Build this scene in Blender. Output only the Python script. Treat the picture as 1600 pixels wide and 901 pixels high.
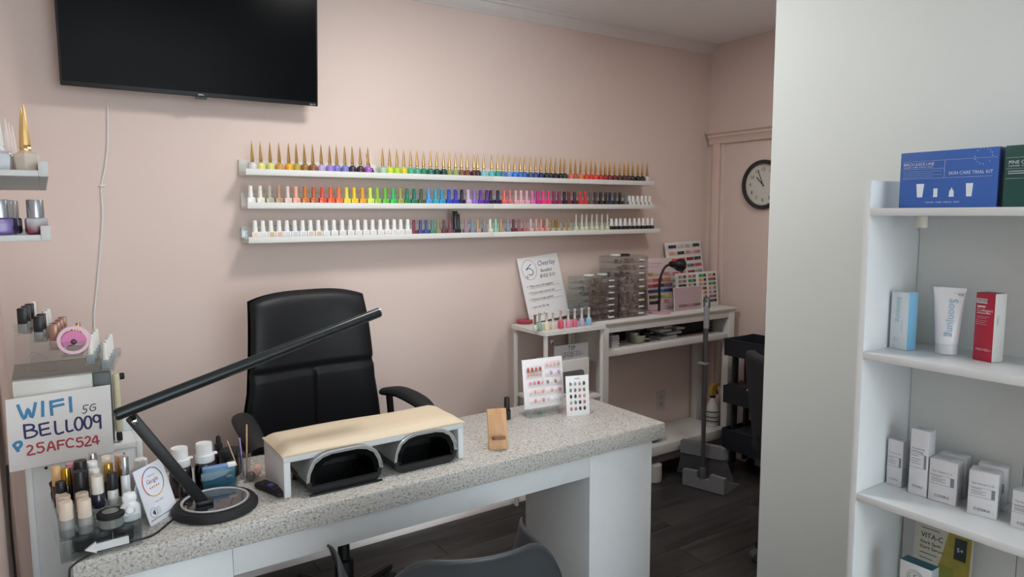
import bpy, bmesh, math, random
from mathutils import Matrix, Vector
random.seed(7)
for o in list(bpy.data.objects): bpy.data.objects.remove(o)
S = bpy.context.scene
COL = S.collection
PI = math.pi

# ------------------------------------------------------------------ camera
H = 1.52                       # eye height above the floor
D = 3.0                        # distance to the back wall
PX, PY = 800.0, 450.5          # principal point in the 1600x901 frame
def _cam():
    u = (2430 - PX, 327 - PY); v = (65 - PX, 338 - PY)      # the two horizontal vanishing points
    f = math.sqrt(-(u[0]*v[0] + u[1]*v[1]))
    dx = Vector((u[0], -u[1], f)).normalized(); dy = Vector((v[0], -v[1], f)).normalized()
    dz = dy.cross(dx)
    if dz.y < 0: dz = -dz
    return f, Matrix((dx, dy, dz))
F, CM = _cam()
def ray(x, y): return CM @ Vector((x - PX, -(y - PY), F))
def Yp(x, y, Y):
    d = ray(x, y); d = d*(Y/d.y); d.z += H; return d
def Zp(x, y, z):
    d = ray(x, y); d = d*((z - H)/d.z); d.z = z; return d
def Xp(x, y, X):
    d = ray(x, y); d = d*(X/d.x); d.z += H; return d
cam = bpy.data.cameras.new('camera'); camo = bpy.data.objects.new('camera', cam); COL.objects.link(camo)
cam.sensor_fit = 'HORIZONTAL'; cam.sensor_width = 36; cam.lens = F/1600*36; cam.clip_start = .02
R = Matrix((CM.col[0], CM.col[1], -CM.col[2])).transposed().to_4x4()
camo.matrix_world = Matrix.Translation((0, 0, H)) @ R
S.camera = camo

# ------------------------------------------------------------------ light
W = bpy.data.worlds.new('daylight'); S.world = W; W.use_nodes = True
W.node_tree.nodes['Background'].inputs[0].default_value = (.84, .94, 1.0, 1)
W.node_tree.nodes['Background'].inputs[1].default_value = 5.5
def area(name, loc, sx, sy, power, col, rot=(0, 0, 0)):
    l = bpy.data.lights.new(name, 'AREA'); l.shape = 'RECTANGLE'; l.size = sx; l.size_y = sy
    l.energy = power; l.color = col
    o = bpy.data.objects.new(name, l); COL.objects.link(o); o.location = loc; o.rotation_euler = rot
    return o
area('ceiling_light', (1.15, 1.95, 2.53), .28, .28, 15.5, (1, .98, .96))
area('ceiling_light', (2.55, 1.55, 2.53), .45, .45, 9, (1, .98, .96))  # unseen fill lamp, added to brighten the right wall beyond the partition
area('ceiling_light', (.55, -1.2, 2.53), .55, .55, 10, (.90, .97, 1.0))
S.view_settings.view_transform = 'Standard'; S.view_settings.look = 'None'
S.view_settings.exposure = 0.0; S.view_settings.gamma = 1; S.view_settings.use_curve_mapping = False
try: S.cycles.transparent_max_bounces = 32
except Exception: pass

# ------------------------------------------------------------------ materials
def lin(c): return c/12.92 if c <= .04045 else ((c + .055)/1.055)**2.4
def rgb(h):
    if isinstance(h, str):
        h = h.lstrip('#'); h = tuple(int(h[i:i+2], 16) for i in (0, 2, 4))
    return tuple(lin(v/255) for v in h) + (1,)
MC = {}
def mat(h, rough=.5, metal=0, var=0.0, vs=30, bump=0, bs=200, spec=.5, trans=0, coat=0):
    k = (str(h), rough, metal, var, vs, bump, bs, spec, trans, coat)
    if k in MC: return MC[k]
    m = bpy.data.materials.new('m_%d' % len(MC)); m.use_nodes = True; nt = m.node_tree; n = nt.nodes; L = nt.links
    b = n['Principled BSDF']; b.inputs['Roughness'].default_value = rough; b.inputs['Metallic'].default_value = metal
    b.inputs['Specular IOR Level'].default_value = spec; b.inputs['Transmission Weight'].default_value = trans
    b.inputs['Coat Weight'].default_value = coat
    c = rgb(h); b.inputs['Base Color'].default_value = c
    tc = n.new('ShaderNodeTexCoord')
    nz = n.new('ShaderNodeTexNoise'); nz.inputs['Scale'].default_value = vs; nz.inputs['Detail'].default_value = 4
    L.new(tc.outputs['Object'], nz.inputs['Vector'])
    v = var if var else .03
    mx = n.new('ShaderNodeMix'); mx.data_type = 'RGBA'
    mx.inputs['A'].default_value = tuple(min(1, q*(1 - v)) for q in c[:3]) + (1,)
    mx.inputs['B'].default_value = tuple(min(1, q*(1 + v)) for q in c[:3]) + (1,)
    L.new(nz.outputs['Fac'], mx.inputs['Factor']); L.new(mx.outputs['Result'], b.inputs['Base Color'])
    if bump:
        n2 = n.new('ShaderNodeTexNoise'); n2.inputs['Scale'].default_value = bs; n2.inputs['Detail'].default_value = 3
        L.new(tc.outputs['Object'], n2.inputs['Vector'])
        bp = n.new('ShaderNodeBump'); bp.inputs['Strength'].default_value = bump; bp.inputs['Distance'].default_value = .002
        L.new(n2.outputs['Fac'], bp.inputs['Height']); L.new(bp.outputs['Normal'], b.inputs['Normal'])
    MC[k] = m; return m
def clear(h='#f4f6f6', amt=.93, rough=.05):
    """clear acrylic / glass: mostly see-through with a mirror-like Fresnel sheen"""
    k = ('clear', h, amt, rough)
    if k in MC: return MC[k]
    m = bpy.data.materials.new('m_clear_%d' % len(MC)); m.use_nodes = True; nt = m.node_tree; n = nt.nodes; L = nt.links
    n.remove(n['Principled BSDF']); out = n['Material Output']
    t = n.new('ShaderNodeBsdfTransparent'); t.inputs[0].default_value = rgb(h)
    if amt >= .8:
        p = n.new('ShaderNodeBsdfGlossy'); p.inputs['Color'].default_value = rgb(h); p.inputs['Roughness'].default_value = rough
    else:
        p = n.new('ShaderNodeBsdfPrincipled'); p.inputs['Base Color'].default_value = rgb(h); p.inputs['Roughness'].default_value = rough
    lw = n.new('ShaderNodeLayerWeight'); lw.inputs['Blend'].default_value = .5
    pw_ = n.new('ShaderNodeMath'); pw_.operation = 'POWER'; pw_.inputs[1].default_value = 4.5; L.new(lw.outputs['Facing'], pw_.inputs[0])
    ma = n.new('ShaderNodeMath'); ma.operation = 'MULTIPLY_ADD'; ma.inputs[1].default_value = .7*amt; ma.inputs[2].default_value = 1 - amt
    L.new(pw_.outputs[0], ma.inputs[0])
    mx = n.new('ShaderNodeMixShader'); L.new(ma.outputs[0], mx.inputs[0]); L.new(t.outputs[0], mx.inputs[1]); L.new(p.outputs[0], mx.inputs[2])
    L.new(mx.outputs[0], out.inputs['Surface']); MC[k] = m; return m
def granite():
    m = bpy.data.materials.new('m_granite'); m.use_nodes = True; nt = m.node_tree; n = nt.nodes; L = nt.links
    b = n['Principled BSDF']; b.inputs['Roughness'].default_value = .38
    tc = n.new('ShaderNodeTexCoord')
    def noise(s, d):
        z = n.new('ShaderNodeTexNoise'); z.inputs['Scale'].default_value = s; z.inputs['Detail'].default_value = d; z.inputs['Roughness'].default_value = .7
        L.new(tc.outputs['Object'], z.inputs['Vector']); return z
    def ramp(src, stops):
        r = n.new('ShaderNodeValToRGB'); e = r.color_ramp.elements
        e[0].position, e[0].color = stops[0][0], rgb(stops[0][1]); e[1].position, e[1].color = stops[-1][0], rgb(stops[-1][1])
        for p, c in stops[1:-1]:
            q = e.new(p); q.color = rgb(c)
        L.new(src, r.inputs[0]); return r
    a = ramp(noise(190, 5).outputs['Fac'], [(.34, '#8a8784'), (.45, '#b9b7b2'), (.55, '#c9c7c1'), (.66, '#dddbd5')])
    c = ramp(noise(120, 3).outputs['Fac'], [(.36, '#908d8a'), (.46, '#ffffff'), (.6, '#ffffff')])
    mx = n.new('ShaderNodeMix'); mx.data_type = 'RGBA'; mx.blend_type = 'MULTIPLY'; mx.inputs['Factor'].default_value = .85
    L.new(a.outputs[0], mx.inputs['A']); L.new(c.outputs[0], mx.inputs['B']); L.new(mx.outputs['Result'], b.inputs['Base Color'])
    return m
def woody(h1, h2, scale=(2, 14, 14), rough=.55):
    m = bpy.data.materials.new('m_wood'); m.use_nodes = True; nt = m.node_tree; n = nt.nodes; L = nt.links
    b = n['Principled BSDF']; b.inputs['Roughness'].default_value = rough
    tc = n.new('ShaderNodeTexCoord'); mp = n.new('ShaderNodeMapping'); mp.inputs['Scale'].default_value = scale
    oi = n.new('ShaderNodeObjectInfo'); L.new(tc.outputs['Object'], mp.inputs['Vector'])
    ad = n.new('ShaderNodeVectorMath'); ad.operation = 'ADD'; L.new(mp.outputs[0], ad.inputs[0])
    mu = n.new('ShaderNodeMath'); mu.operation = 'MULTIPLY'; mu.inputs[1].default_value = 40; L.new(oi.outputs['Random'], mu.inputs[0]); L.new(mu.outputs[0], ad.inputs[1])
    z = n.new('ShaderNodeTexNoise'); z.inputs['Scale'].default_value = 1.6; z.inputs['Detail'].default_value = 6; z.inputs['Distortion'].default_value = 1.2
    L.new(ad.outputs[0], z.inputs['Vector'])
    r = n.new('ShaderNodeValToRGB'); r.color_ramp.elements[0].position = .3; r.color_ramp.elements[0].color = rgb(h1)
    r.color_ramp.elements[1].position = .7; r.color_ramp.elements[1].color = rgb(h2)
    L.new(z.outputs['Fac'], r.inputs[0]); L.new(r.outputs[0], b.inputs['Base Color']); return m
M = dict(
    wall=mat('#e2cfc6', .75, var=.03, vs=3, bump=.12, bs=160), ceil=mat('#f6f7f9', .85, bump=.1, bs=120),
    part=mat('#dde4e2', .6, var=.02, vs=2, bump=.08, bs=90), trim=mat('#dfc8be', .5), crown=mat('#e6e2e0', .6),
    white=mat('#e6e8e6', .4), ledge=mat('#e4e5e1', .45), lam=mat('#dde1e2', .35), black=mat('#101113', .45), blackgloss=mat('#0b0b0d', .12),
    blackrub=mat('#161719', .7), leather=mat('#141519', .42, spec=.3, var=.1, vs=12, bump=.25, bs=420), screen=mat('#08090c', .22, spec=.045),
    grey=mat('#8e9092', .5), silver=mat('#c5c8ca', .25, 1), chrome=mat('#e2e4e6', .1, 1), gold=mat('#d9b77e', .26, 1),
    cream=mat('#dccbb0', .55, var=.05, vs=8, bump=.1, bs=300), paper=mat('#f1f2f2', .6), acr=clear(), acrp=clear('#f3dfe4', .72),
    ink=mat('#23242c', .7), inkblue=mat('#2d3a78', .7), darkgrey=mat('#4b4e52', .55))
M['granite'] = granite()
M['plank'] = woody('#2b2a2a', '#454342', (1.2, 9, 9), .42)
M['oak'] = woody('#c08e62', '#d9ad80', (18, 18, 3), .5)

# ------------------------------------------------------------------ mesh helpers
class MB:
    def __init__(s): s.bm = bmesh.new(); s.mi = 0
    def _add(s, vs, fs, mtx=None):
        vv = [s.bm.verts.new(mtx @ Vector(v) if mtx else v) for v in vs]
        for f in fs:
            try:
                q = s.bm.faces.new([vv[i] for i in f]); q.material_index = s.mi
            except ValueError: pass
        return vv
    def box(s, x0, x1, y0, y1, z0, z1, bev=0, seg=2, mtx=None):
        t = bmesh.new(); bmesh.ops.create_cube(t, size=1)
        for v in t.verts: v.co = Vector(((x0+x1)/2 + v.co.x*(x1-x0), (y0+y1)/2 + v.co.y*(y1-y0), (z0+z1)/2 + v.co.z*(z1-z0)))
        if bev: bmesh.ops.bevel(t, geom=list(t.edges), offset=bev, segments=seg, profile=.5, affect='EDGES')
        t.verts.index_update()
        s._add([v.co.copy() for v in t.verts], [[v.index for v in f.verts] for f in t.faces], mtx); t.free(); return s
    def lathe(s, prof, seg=16, c=(0, 0, 0), mtx=None, sx=1, sy=1, arc=2*PI, cap=True):
        vs, fs = [], []; n = len(prof); full = abs(arc - 2*PI) < 1e-6; m = seg if full else seg + 1
        for i in range(m):
            a = arc*i/seg
            for r, z in prof: vs.append((c[0] + r*math.cos(a)*sx, c[1] + r*math.sin(a)*sy, c[2] + z))
        for i in range(seg):
            j = (i + 1) % m
            for k in range(n - 1): fs.append((i*n+k, j*n+k, j*n+k+1, i*n+k+1))
        if full and cap:
            if prof[0][0] > 1e-5: fs.append([i*n for i in range(seg)][::-1])
            if prof[-1][0] > 1e-5: fs.append([i*n + n - 1 for i in range(seg)])
        s._add(vs, fs, mtx); bmesh.ops.remove_doubles(s.bm, verts=s.bm.verts, dist=1e-6); return s
    def tube(s, pts, r, seg=8, mtx=None, closed=False, flat=1):
        pts = [Vector(p) for p in pts]; n = len(pts); vs, fs = [], []
        rr = r if isinstance(r, (list, tuple)) else [r]*n
        up = Vector((0, 0, 1)); prevx = None
        for i, p in enumerate(pts):
            if closed: t = pts[(i+1) % n] - pts[i-1]
            else: t = pts[min(i+1, n-1)] - pts[max(i-1, 0)]
            if t.length < 1e-9: t = Vector((0, 0, 1))
            t.normalize()
            if prevx is None:
                a = up if abs(t.z) < .9 else Vector((1, 0, 0)); x = t.cross(a).normalized()
            else:
                x = prevx - t*prevx.dot(t)
                x = x.normalized() if x.length > 1e-6 else t.cross(up).normalized()
            y = t.cross(x); prevx = x
            for k in range(seg):
                a = 2*PI*k/seg; vs.append(p + (x*math.cos(a) + y*math.sin(a)*flat)*rr[i])
        m = n if closed else n - 1
        for i in range(m):
            j = (i+1) % n
            for k in range(seg):
                l = (k+1) % seg; fs.append((i*seg+k, i*seg+l, j*seg+l, j*seg+k))
        if not closed:
            fs.append(list(range(seg))[::-1]); fs.append([(n-1)*seg + k for k in range(seg)])
        s._add(vs, fs, mtx); return s
    def prism(s, poly, a, b, ax='z', mtx=None):
        """poly of 2D points extruded from a to b along an axis; (x,y)/z, (x,z)/y, (y,z)/x"""
        def P(p, t): return (p[0], p[1], t) if ax == 'z' else ((p[0], t, p[1]) if ax == 'y' else (t, p[0], p[1]))
        n = len(poly); vs = [P(p, a) for p in poly] + [P(p, b) for p in poly]
        fs = [list(range(n))[::-1], [n+i for i in range(n)]] + [(i, (i+1) % n, n + (i+1) % n, n+i) for i in range(n)]
        s._add(vs, fs, mtx); return s
    def grid(s, fn, nu, nv, mtx=None):
        vs = [fn(i/nu, j/nv) for i in range(nu+1) for j in range(nv+1)]
        fs = [(i*(nv+1)+j, (i+1)*(nv+1)+j, (i+1)*(nv+1)+j+1, i*(nv+1)+j+1) for i in range(nu) for j in range(nv)]
        s._add(vs, fs, mtx); return s
    def mesh(s, name, mats, ang=38):
        bmesh.ops.recalc_face_normals(s.bm, faces=s.bm.faces)
        me = bpy.data.meshes.new(name); s.bm.to_mesh(me); s.bm.free()
        for m in (mats if isinstance(mats, (list, tuple)) else [mats]): me.materials.append(m)
        for p in me.polygons: p.use_smooth = True
        me.set_sharp_from_angle(angle=math.radians(ang)); return me
    def build(s, name, mats, parent=None, ang=38, loc=None):
        o = bpy.data.objects.new(name, s.mesh(name, mats, ang)); COL.objects.link(o)
        if parent: o.parent = parent
        if loc: o.location = loc
        return o
def tag(o, label, cat, group=None):
    o['label'] = label; o['category'] = cat
    if group: o['group'] = group
    return o
def thing(name, label, cat, loc=(0, 0, 0), rz=0, group=None, rx=0, ry=0):
    o = bpy.data.objects.new(name, None); COL.objects.link(o); o.location = loc; o.rotation_euler = (rx, ry, rz)
    o.empty_display_size = .05
    return tag(o, label, cat, group)
def struct(o): o['kind'] = 'structure'; return o
def inst(name, me, m, parent, loc=(0, 0, 0), rot=(0, 0, 0), sc=(1, 1, 1)):
    o = bpy.data.objects.new(name, me); COL.objects.link(o); o.parent = parent; o.location = loc; o.rotation_euler = rot; o.scale = sc
    if m: o.material_slots[0].link = 'OBJECT'; o.material_slots[0].material = m
    return o
def rbox(name, m, parent, x0, x1, y0, y1, z0, z1, bev=.002, seg=2):
    return MB().box(x0, x1, y0, y1, z0, z1, bev, seg).build(name, m, parent)
def tri(m): return m
def lettering(parent, s, m, h, x, z, y=-.0008, align='LEFT', shear=0, sx=1, u=(1, 0, 0), v=(0, 0, 1), name='lettering', org=None, spacing=1):
    """print: text of cap height h, its left/centre base at (x,z) on the plane local y"""
    c = bpy.data.curves.new('t', 'FONT'); c.body = s; c.size = h/.69; c.align_x = align; c.shear = shear; c.space_character = spacing
    c.resolution_u = 3; c.extrude = 0
    t = bpy.data.objects.new('t', c); me = bpy.data.meshes.new_from_object(t)
    bpy.data.objects.remove(t); bpy.data.curves.remove(c)
    u = Vector(u).normalized(); v = Vector(v).normalized(); w = u.cross(v)
    o0 = Vector(org) if org else Vector((x, y, z))
    mtx = Matrix(((u.x*sx, v.x, w.x, o0.x), (u.y*sx, v.y, w.y, o0.y), (u.z*sx, v.z, w.z, o0.z), (0, 0, 0, 1)))
    me.transform(mtx); me.materials.clear(); me.materials.append(m)
    o = bpy.data.objects.new(name, me); COL.objects.link(o); o.parent = parent; return o
def fineprint(t, m_, x0, x1, zs_, th=.0009, y=-.0006):
    for k_, z_ in enumerate(zs_): MB().box(x0, x1 - (x1-x0)*(.22 if k_ % 2 else 0), y, y+.0004, z_, z_+th).build('fine_print', m_, t)
def smooth(pts, n=6):
    """Catmull-Rom through points"""
    P = [Vector(p) for p in pts]; out = []
    for i in range(len(P) - 1):
        a, b, c, d = P[max(i-1, 0)], P[i], P[i+1], P[min(i+2, len(P)-1)]
        for k in range(n):
            t = k/n; out.append(.5*((2*b) + (c-a)*t + (2*a-5*b+4*c-d)*t*t + (3*b-a-3*c+d)*t**3))
    out.append(P[-1]); return out
def rrect(w, h, r, n=5, cx=0, cy=0):
    out = []
    for sx, sy, a0 in ((1, 1, 0), (-1, 1, PI/2), (-1, -1, PI), (1, -1, 1.5*PI)):
        for k in range(n+1):
            a = a0 + PI/2*k/n; out.append((cx + sx*(w/2-r) + r*math.cos(a), cy + sy*(h/2-r) + r*math.sin(a)))
    return out
def ordinal(n):
    ones = ['', 'first', 'second', 'third', 'fourth', 'fifth', 'sixth', 'seventh', 'eighth', 'ninth', 'tenth', 'eleventh', 'twelfth',
            'thirteenth', 'fourteenth', 'fifteenth', 'sixteenth', 'seventeenth', 'eighteenth', 'nineteenth']
    if n < 20: return ones[n]
    t = ['', '', 'twent', 'thirt', 'fort', 'fift', 'sixt'][n//10]
    return t + 'ieth' if n % 10 == 0 else t + 'y-' + ones[n % 10]

# ------------------------------------------------------------------ the room
XL, XR, ZC = -.137, 3.51, H + 1.032
XPT, YPE = 1.865, 1.354          # partition face and its free end
struct(MB().box(XL-.1, XR+.1, D, D+.1, 0, ZC).build('wall_back', M['wall']))
struct(MB().box(XL-.1, XL, -3, D, 0, ZC).build('wall_left', M['wall']))
struct(MB().box(XR, XR+.1, .2, D, 0, ZC).build('wall_right', M['wall']))
struct(MB().box(XPT+.125, XR+.1, .1, .2, 0, ZC).build('wall_rear', M['wall']))
struct(MB().box(XPT, XPT+.125, -3, YPE, 0, ZC, .004).build('wall_partition', M['part']))
struct(MB().box(XL-.1, XR+.1, -3, D+.1, ZC, ZC+.1).build('ceiling', M['ceil']))
# crown moulding on the back wall, with the profile of a small cove
b0 = ZC - .057
pr = [(D, b0), (D-.006, b0), (D-.010, b0+.008), (D-.018, b0+.012), (D-.036, b0+.032), (D-.040, b0+.044), (D-.052, b0+.047), (D-.052, ZC), (D, ZC)]
struct(MB().prism(pr, XL, XR, 'x').build('trim_1', M['crown']))
# dark plank floor with separate boards where the photograph shows them
fl = struct(MB().box(XL-.1, XR+.1, -3, D+.1, -.05, -.0045).build('floor', mat('#151414', .8)))
pw, pl = .178, 1.2
pmesh = MB().box(.0012, pl-.0012, .0012, pw-.0012, -.0045, 0, .0012, 1).mesh('plank', M['plank'])
for r in range(13):
    y = D - (r+1)*pw
    off = (r*0.437) % 1*pl
    k = -2
    while True:
        x = -.3 + k*pl + off; k += 1
        if x > XR: break
        if x + pl < XL: continue
        x0, x1 = max(x, XL), min(x+pl, XR)
        if x1 - x0 < .03: continue
        p = inst('plank', pmesh, None, fl, (x0, y, 0), sc=((x1-x0)/pl, 1, 1))
# skirting of the back wall: dark board with a white quarter round at the floor
struct(MB().box(XL, XR, D-.028, D, 0, .13, .003).build('baseboard_back', mat('#1b1b1e', .5)))
q = [(D-.028, .0), (D-.062, .0), (D-.060, .014), (D-.052, .026), (D-.040, .032), (D-.028, .034)]
struct(MB().prism(q, XL, XR, 'x').build('trim_2', M['crown']))
# pink door, casing and head moulding in the right wall
Yd1 = 2.945; Yd0 = 2.05; zh = H + .455
dr = struct(MB().box(XR-.012, XR, Yd0, Yd1-.05, 0, zh, .002).build('door_1', M['wall']))
MB().box(XR-.030, XR, Yd1-.052, Yd1, 0, zh, .004).build('casing', M['trim'], dr)
MB().box(XR-.022, XR-.004, Yd1-.085, Yd1-.054, 0, zh-.03, .004).build('stop_bead', M['trim'], dr)
MB().box(XR-.030, XR, Yd0-.052, Yd0, 0, zh, .004).build('casing', M['trim'], dr)
hp = [(XR, zh-.03), (XR-.03, zh-.03), (XR-.034, zh), (XR-.045, zh+.012), (XR-.045, zh+.022), (XR-.058, zh+.034), (XR-.058, zh+.046), (XR, zh+.05)]
MB().prism(hp, Yd0-.08, Yd1+.03, 'y').build('head_moulding', M['trim'], dr)

# wall outlet under the console
c = Yp(1032, 625, D); t = thing('wall_outlet', 'white wall outlet on the pink wall under the console table', 'outlet', (c.x, D, c.z))
MB().box(-.036, .036, -.006, 0, -.058, .058, .002).build('cover_plate', mat('#cfc6c0', .4), t)
for dz in (-.022, .022):
    s = MB().prism(rrect(.034, .030, .010, 4, 0, dz), -.0085, -.006, 'y').build('socket', mat('#c6bdb7', .4), t)
    k = MB()
    for sx in (-.007, .007): k.box(sx-.0012, sx+.0012, -.0089, -.0084, dz-.002, dz+.008)
    k.box(-.0025, .0025, -.0089, -.0084, dz-.010, dz-.006); k.build('slot', M['ink'], s)

# ------------------------------------------------------------------ television
Yt = 2.895
a, b = Yp(94, 131, Yt), Yp(497, 167.5, Yt)
t = thing('television', 'black flat television mounted high on the pink wall', 'television', (a.x, Yt, (a.z+b.z)/2), rx=math.radians(5))
w, h = b.x - a.x, .515
MB().box(0, w, 0, .012, 0, h, .003).build('screen_frame', M['black'], t)
MB().box(.007, w-.007, -.0012, 0, .016, h-.007).build('screen', M['screen'], t)
MB().box(.08, w-.08, .012, .045, .05, h-.1, .01).build('rear_housing', M['black'], t)
MB().box(w/2-.10, w/2+.10, .045, .070, .15, .38, .004).build('wall_bracket', M['darkgrey'], t)
MB().prism([(w/2-.022, 0), (w/2-.018, -.010), (w/2+.018, -.010), (w/2+.022, 0)], .0005, .010, 'y').build('sensor_bar', M['black'], t)
lettering(t, 'onn.', M['paper'], .0085, w/2, .004, -.0004, 'CENTER')
lettering(t, 'Roku TV', M['paper'], .0045, w-.034, .004, -.0004)
pts = [Yp(x, y, D-.004) for x, y in ((168, 165), (168, 222), (164, 262), (158, 292), (160, 330), (158, 372), (153, 430), (149, 470), (147, 500), (149, 540), (152, 575))]
tag(MB().tube(smooth(pts, 5), .0028, 6).build('white_cable', M['white']), 'thin white cord hanging down the pink wall below the television', 'cord')
c = Yp(159, 290, D); tag(MB().box(c.x-.010, c.x+.010, D-.010, D, c.z-.003, c.z+.003, .002).build('cord_clip', M['white']), 'small white clip holding the white cord to the wall', 'clip')

# ------------------------------------------------------------------ polish ledges on the back wall
Yl = 2.88
XS = .2348*Yl; XM = .634*Yl
ZL = dict(top=H + .0552*Yl, mid=H + .0094*Yl, low=H - .0384*Yl)
def ledge(x0, x1, z, label, zz=0):
    t = thing('picture_ledge', label, 'shelf', (x0, Yl, z), group='white polish ledges on the back wall', ry=-zz)
    w = x1 - x0
    MB().box(0, w, 0, .012, 0, .0245, .0012).build('front_lip', M['ledge'], t)
    MB().box(0, w, .012, D-Yl-.012, 0, .011, .0012).build('shelf_board', M['ledge'], t)
    MB().box(0, w, D-Yl-.012, D-Yl, 0, .066, .0012).build('back_board', M['ledge'], t)
XE = 1.0128*Yl
ledge(XS, XM-.0008, ZL['top'], 'left half of the top white ledge, under gold-spired bottles')
ledge(XM+.0008, XE, ZL['top'], 'right half of the top white ledge, under gold-spired bottles')
ledge(XS+.002, XM-.0008, ZL['mid'], 'left half of the middle white ledge, under white to purple bottles')
ledge(XM+.0008, XE, ZL['mid'], 'right half of the middle white ledge, under pink to black bottles')
ledge(XS, XM-.0008, ZL['low'], 'left half of the lowest white ledge, under white-capped bottles', 0)
ledge(XM+.0008, 1.0297*Yl, ZL['low'], 'right half of the lowest white ledge, ending in black-bodied bottles', 0)

def lathe_mesh(name, prof, seg=14): return MB().lathe(prof, seg).mesh(name, M['white'], 50)
BOD = {
    'dome': lathe_mesh('body', [(.0135, 0), (.0160, .002), (.0172, .010), (.0172, .029), (.0155, .036), (.0090, .040), (.0070, .042)]),
    'bulb': lathe_mesh('body', [(.0125, 0), (.0145, .003), (.0155, .014), (.0145, .026), (.010, .034), (.0065, .037)]),
    'square': MB().box(-.0155, .0155, -.0125, .0125, 0, .034, .003, 2).mesh('body', M['white']),
    'narrow': MB().box(-.0130, .0130, -.0115, .0115, 0, .031, .003, 2).mesh('body', M['white']),
    'round': lathe_mesh('body', [(.0135, 0), (.0145, .002), (.0145, .028), (.0125, .032), (.0075, .034)]),
}
CAP = {
    'spire': MB().lathe([(.0078, 0), (.0078, .004), (.0062, .007), (.0078, .010), (.0072, .020), (.0052, .045), (.0028, .068), (.0008, .0825), (0, .083)], 8).mesh('cap', M['white'], 25),
    'tall': lathe_mesh('cap', [(.0088, 0), (.0090, .002), (.0076, .046), (.0070, .0475)]),
    'taper': lathe_mesh('cap', [(.0100, 0), (.0102, .002), (.0078, .043), (.0070, .0445)]),
    'thin': lathe_mesh('cap', [(.0072, 0), (.0074, .002), (.0066, .044), (.006, .0455)]),
    'needle': lathe_mesh('cap', [(.0052, 0), (.0055, .002), (.0052, .060), (.0062, .061), (.0062, .066), (.0055, .067)]),
    'short': lathe_mesh('cap', [(.0104, 0), (.0106, .002), (.0096, .035), (.0088, .0365)]),
    'big': lathe_mesh('cap', [(.0110, 0), (.0112, .002), (.0105, .070), (.0095, .072)]),
}
LBL = MB().box(-.010, .010, -.0132, -.0124, .008, .031).mesh('paper_label', M['paper'])
def bottle(loc, label, group, bod, cap, mb, mc, hb=None, sb=1, rz=0, lab=None, name='nail_polish', tilt=0):
    t = thing(name, label, 'nail polish', loc, rz, group, ry=tilt)
    hb = hb if hb is not None else max(v.co.z for v in BOD[bod].vertices)
    inst('body', BOD[bod], mb, t, sc=(sb, sb, sb)); inst('cap', CAP[cap], mc, t, (0, 0, hb*sb), sc=(sb, sb, sb))
    if lab: inst('paper_label', LBL, lab, t, sc=(sb, sb, sb))
    return t
def gl(h): return mat(h, .18, coat=.4)
GOLD = M['gold']
def row(items, offs, sc): return [(offs + x*sc, n, h) for x, n, h in items]
a_ = .10625; c_ = .12213
TOP = row([(235, 'greyish white', 'dfdfe2'), (358, 'pale yellow', 'e6de8d'), (497, 'pale lime', 'd8dd83'), (630, 'tan orange', 'd39a57'), (770, 'marigold', 'f0ae2a'),
           (882, 'olive', 'b5a647'), (1000, 'bronze', '9a7338'), (1122, 'rust brown', '99603c'), (1245, 'pale lilac', 'bda9d4'), (1370, 'lavender', '9a86d0'), (1470, 'violet', '8379cb')], 370, a_)
TOP += row([(85, 'periwinkle', '7f86cf'), (195, 'dark aubergine', '453349'), (312, 'dark plum', '44313f'), (425, 'orchid purple', 'a65fc0'), (503, 'deep violet', '452566'),
            (640, 'pale mint', 'a9cfb8'), (742, 'yellow lime', 'cfe04a'), (848, 'lime green', 'b3d83a'), (950, 'greenish yellow', 'd8d33c'), (1050, 'jade green', '4bb488'),
            (1145, 'grey teal', '57a28c'), (1240, 'bottle green', '2f8762'), (1340, 'deep teal', '26796b'), (1435, 'blackish green', '2b4a42'), (1535, 'dark pine', '22473f')], 530, a_)
TOP += row([(112, 'khaki', '9a9a58'), (205, 'sage', '92a868'), (290, 'cocoa brown', '7d5548'), (375, 'reddish brown', '7d4640'), (475, 'dark maroon', '452a2d'), (528, 'maroon brown', '42292e'),
            (617, 'pale cyan', '7ecbd8'), (735, 'aqua', '56bfc8'), (822, 'sea green', '2f988f'), (902, 'steel blue', '4a78a8'), (990, 'powder blue', '6f95dc'), (1075, 'bright blue', '2f84dc'),
            (1155, 'medium blue', '2f74c0'), (1218, 'strong blue', '2b62ae'), (1305, 'slate blue', '3b5584'), (1382, 'royal blue', '2f4c94'), (1458, 'navy', '222f62'), (1542, 'ink blue', '191f30')], 690, a_)
TOP += row([(5, 'blue black', '1a2230'), (75, 'black', '14171c'), (150, 'glossy black', '141518'), (208, 'dark slate', '1d262c'), (298, 'salmon', 'e4705a'), (368, 'brick pink', 'b9604e'), (443, 'apricot', 'd88a4c'),
            (527, 'tomato red', 'e8452e'), (598, 'vermilion', 'd6402c'), (665, 'bright red', 'f04632'), (742, 'cherry red', 'c22c2c'), (805, 'crimson', '9c2230'), (872, 'wine red', '7d2430'), (945, 'burgundy', '6f1f2a'),
            (1020, 'dark cocoa', '4f2a2a'), (1088, 'oxblood', '4a1f27'), (1148, 'dark chestnut', '40222a'), (1212, 'black plum', '1c141b'), (1287, 'plum black', '20151a'), (1352, 'black cherry', '30141c'), (1422, 'silvery white', 'd9d4d0')], 860, a_)
Yb = Yl + .040
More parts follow.
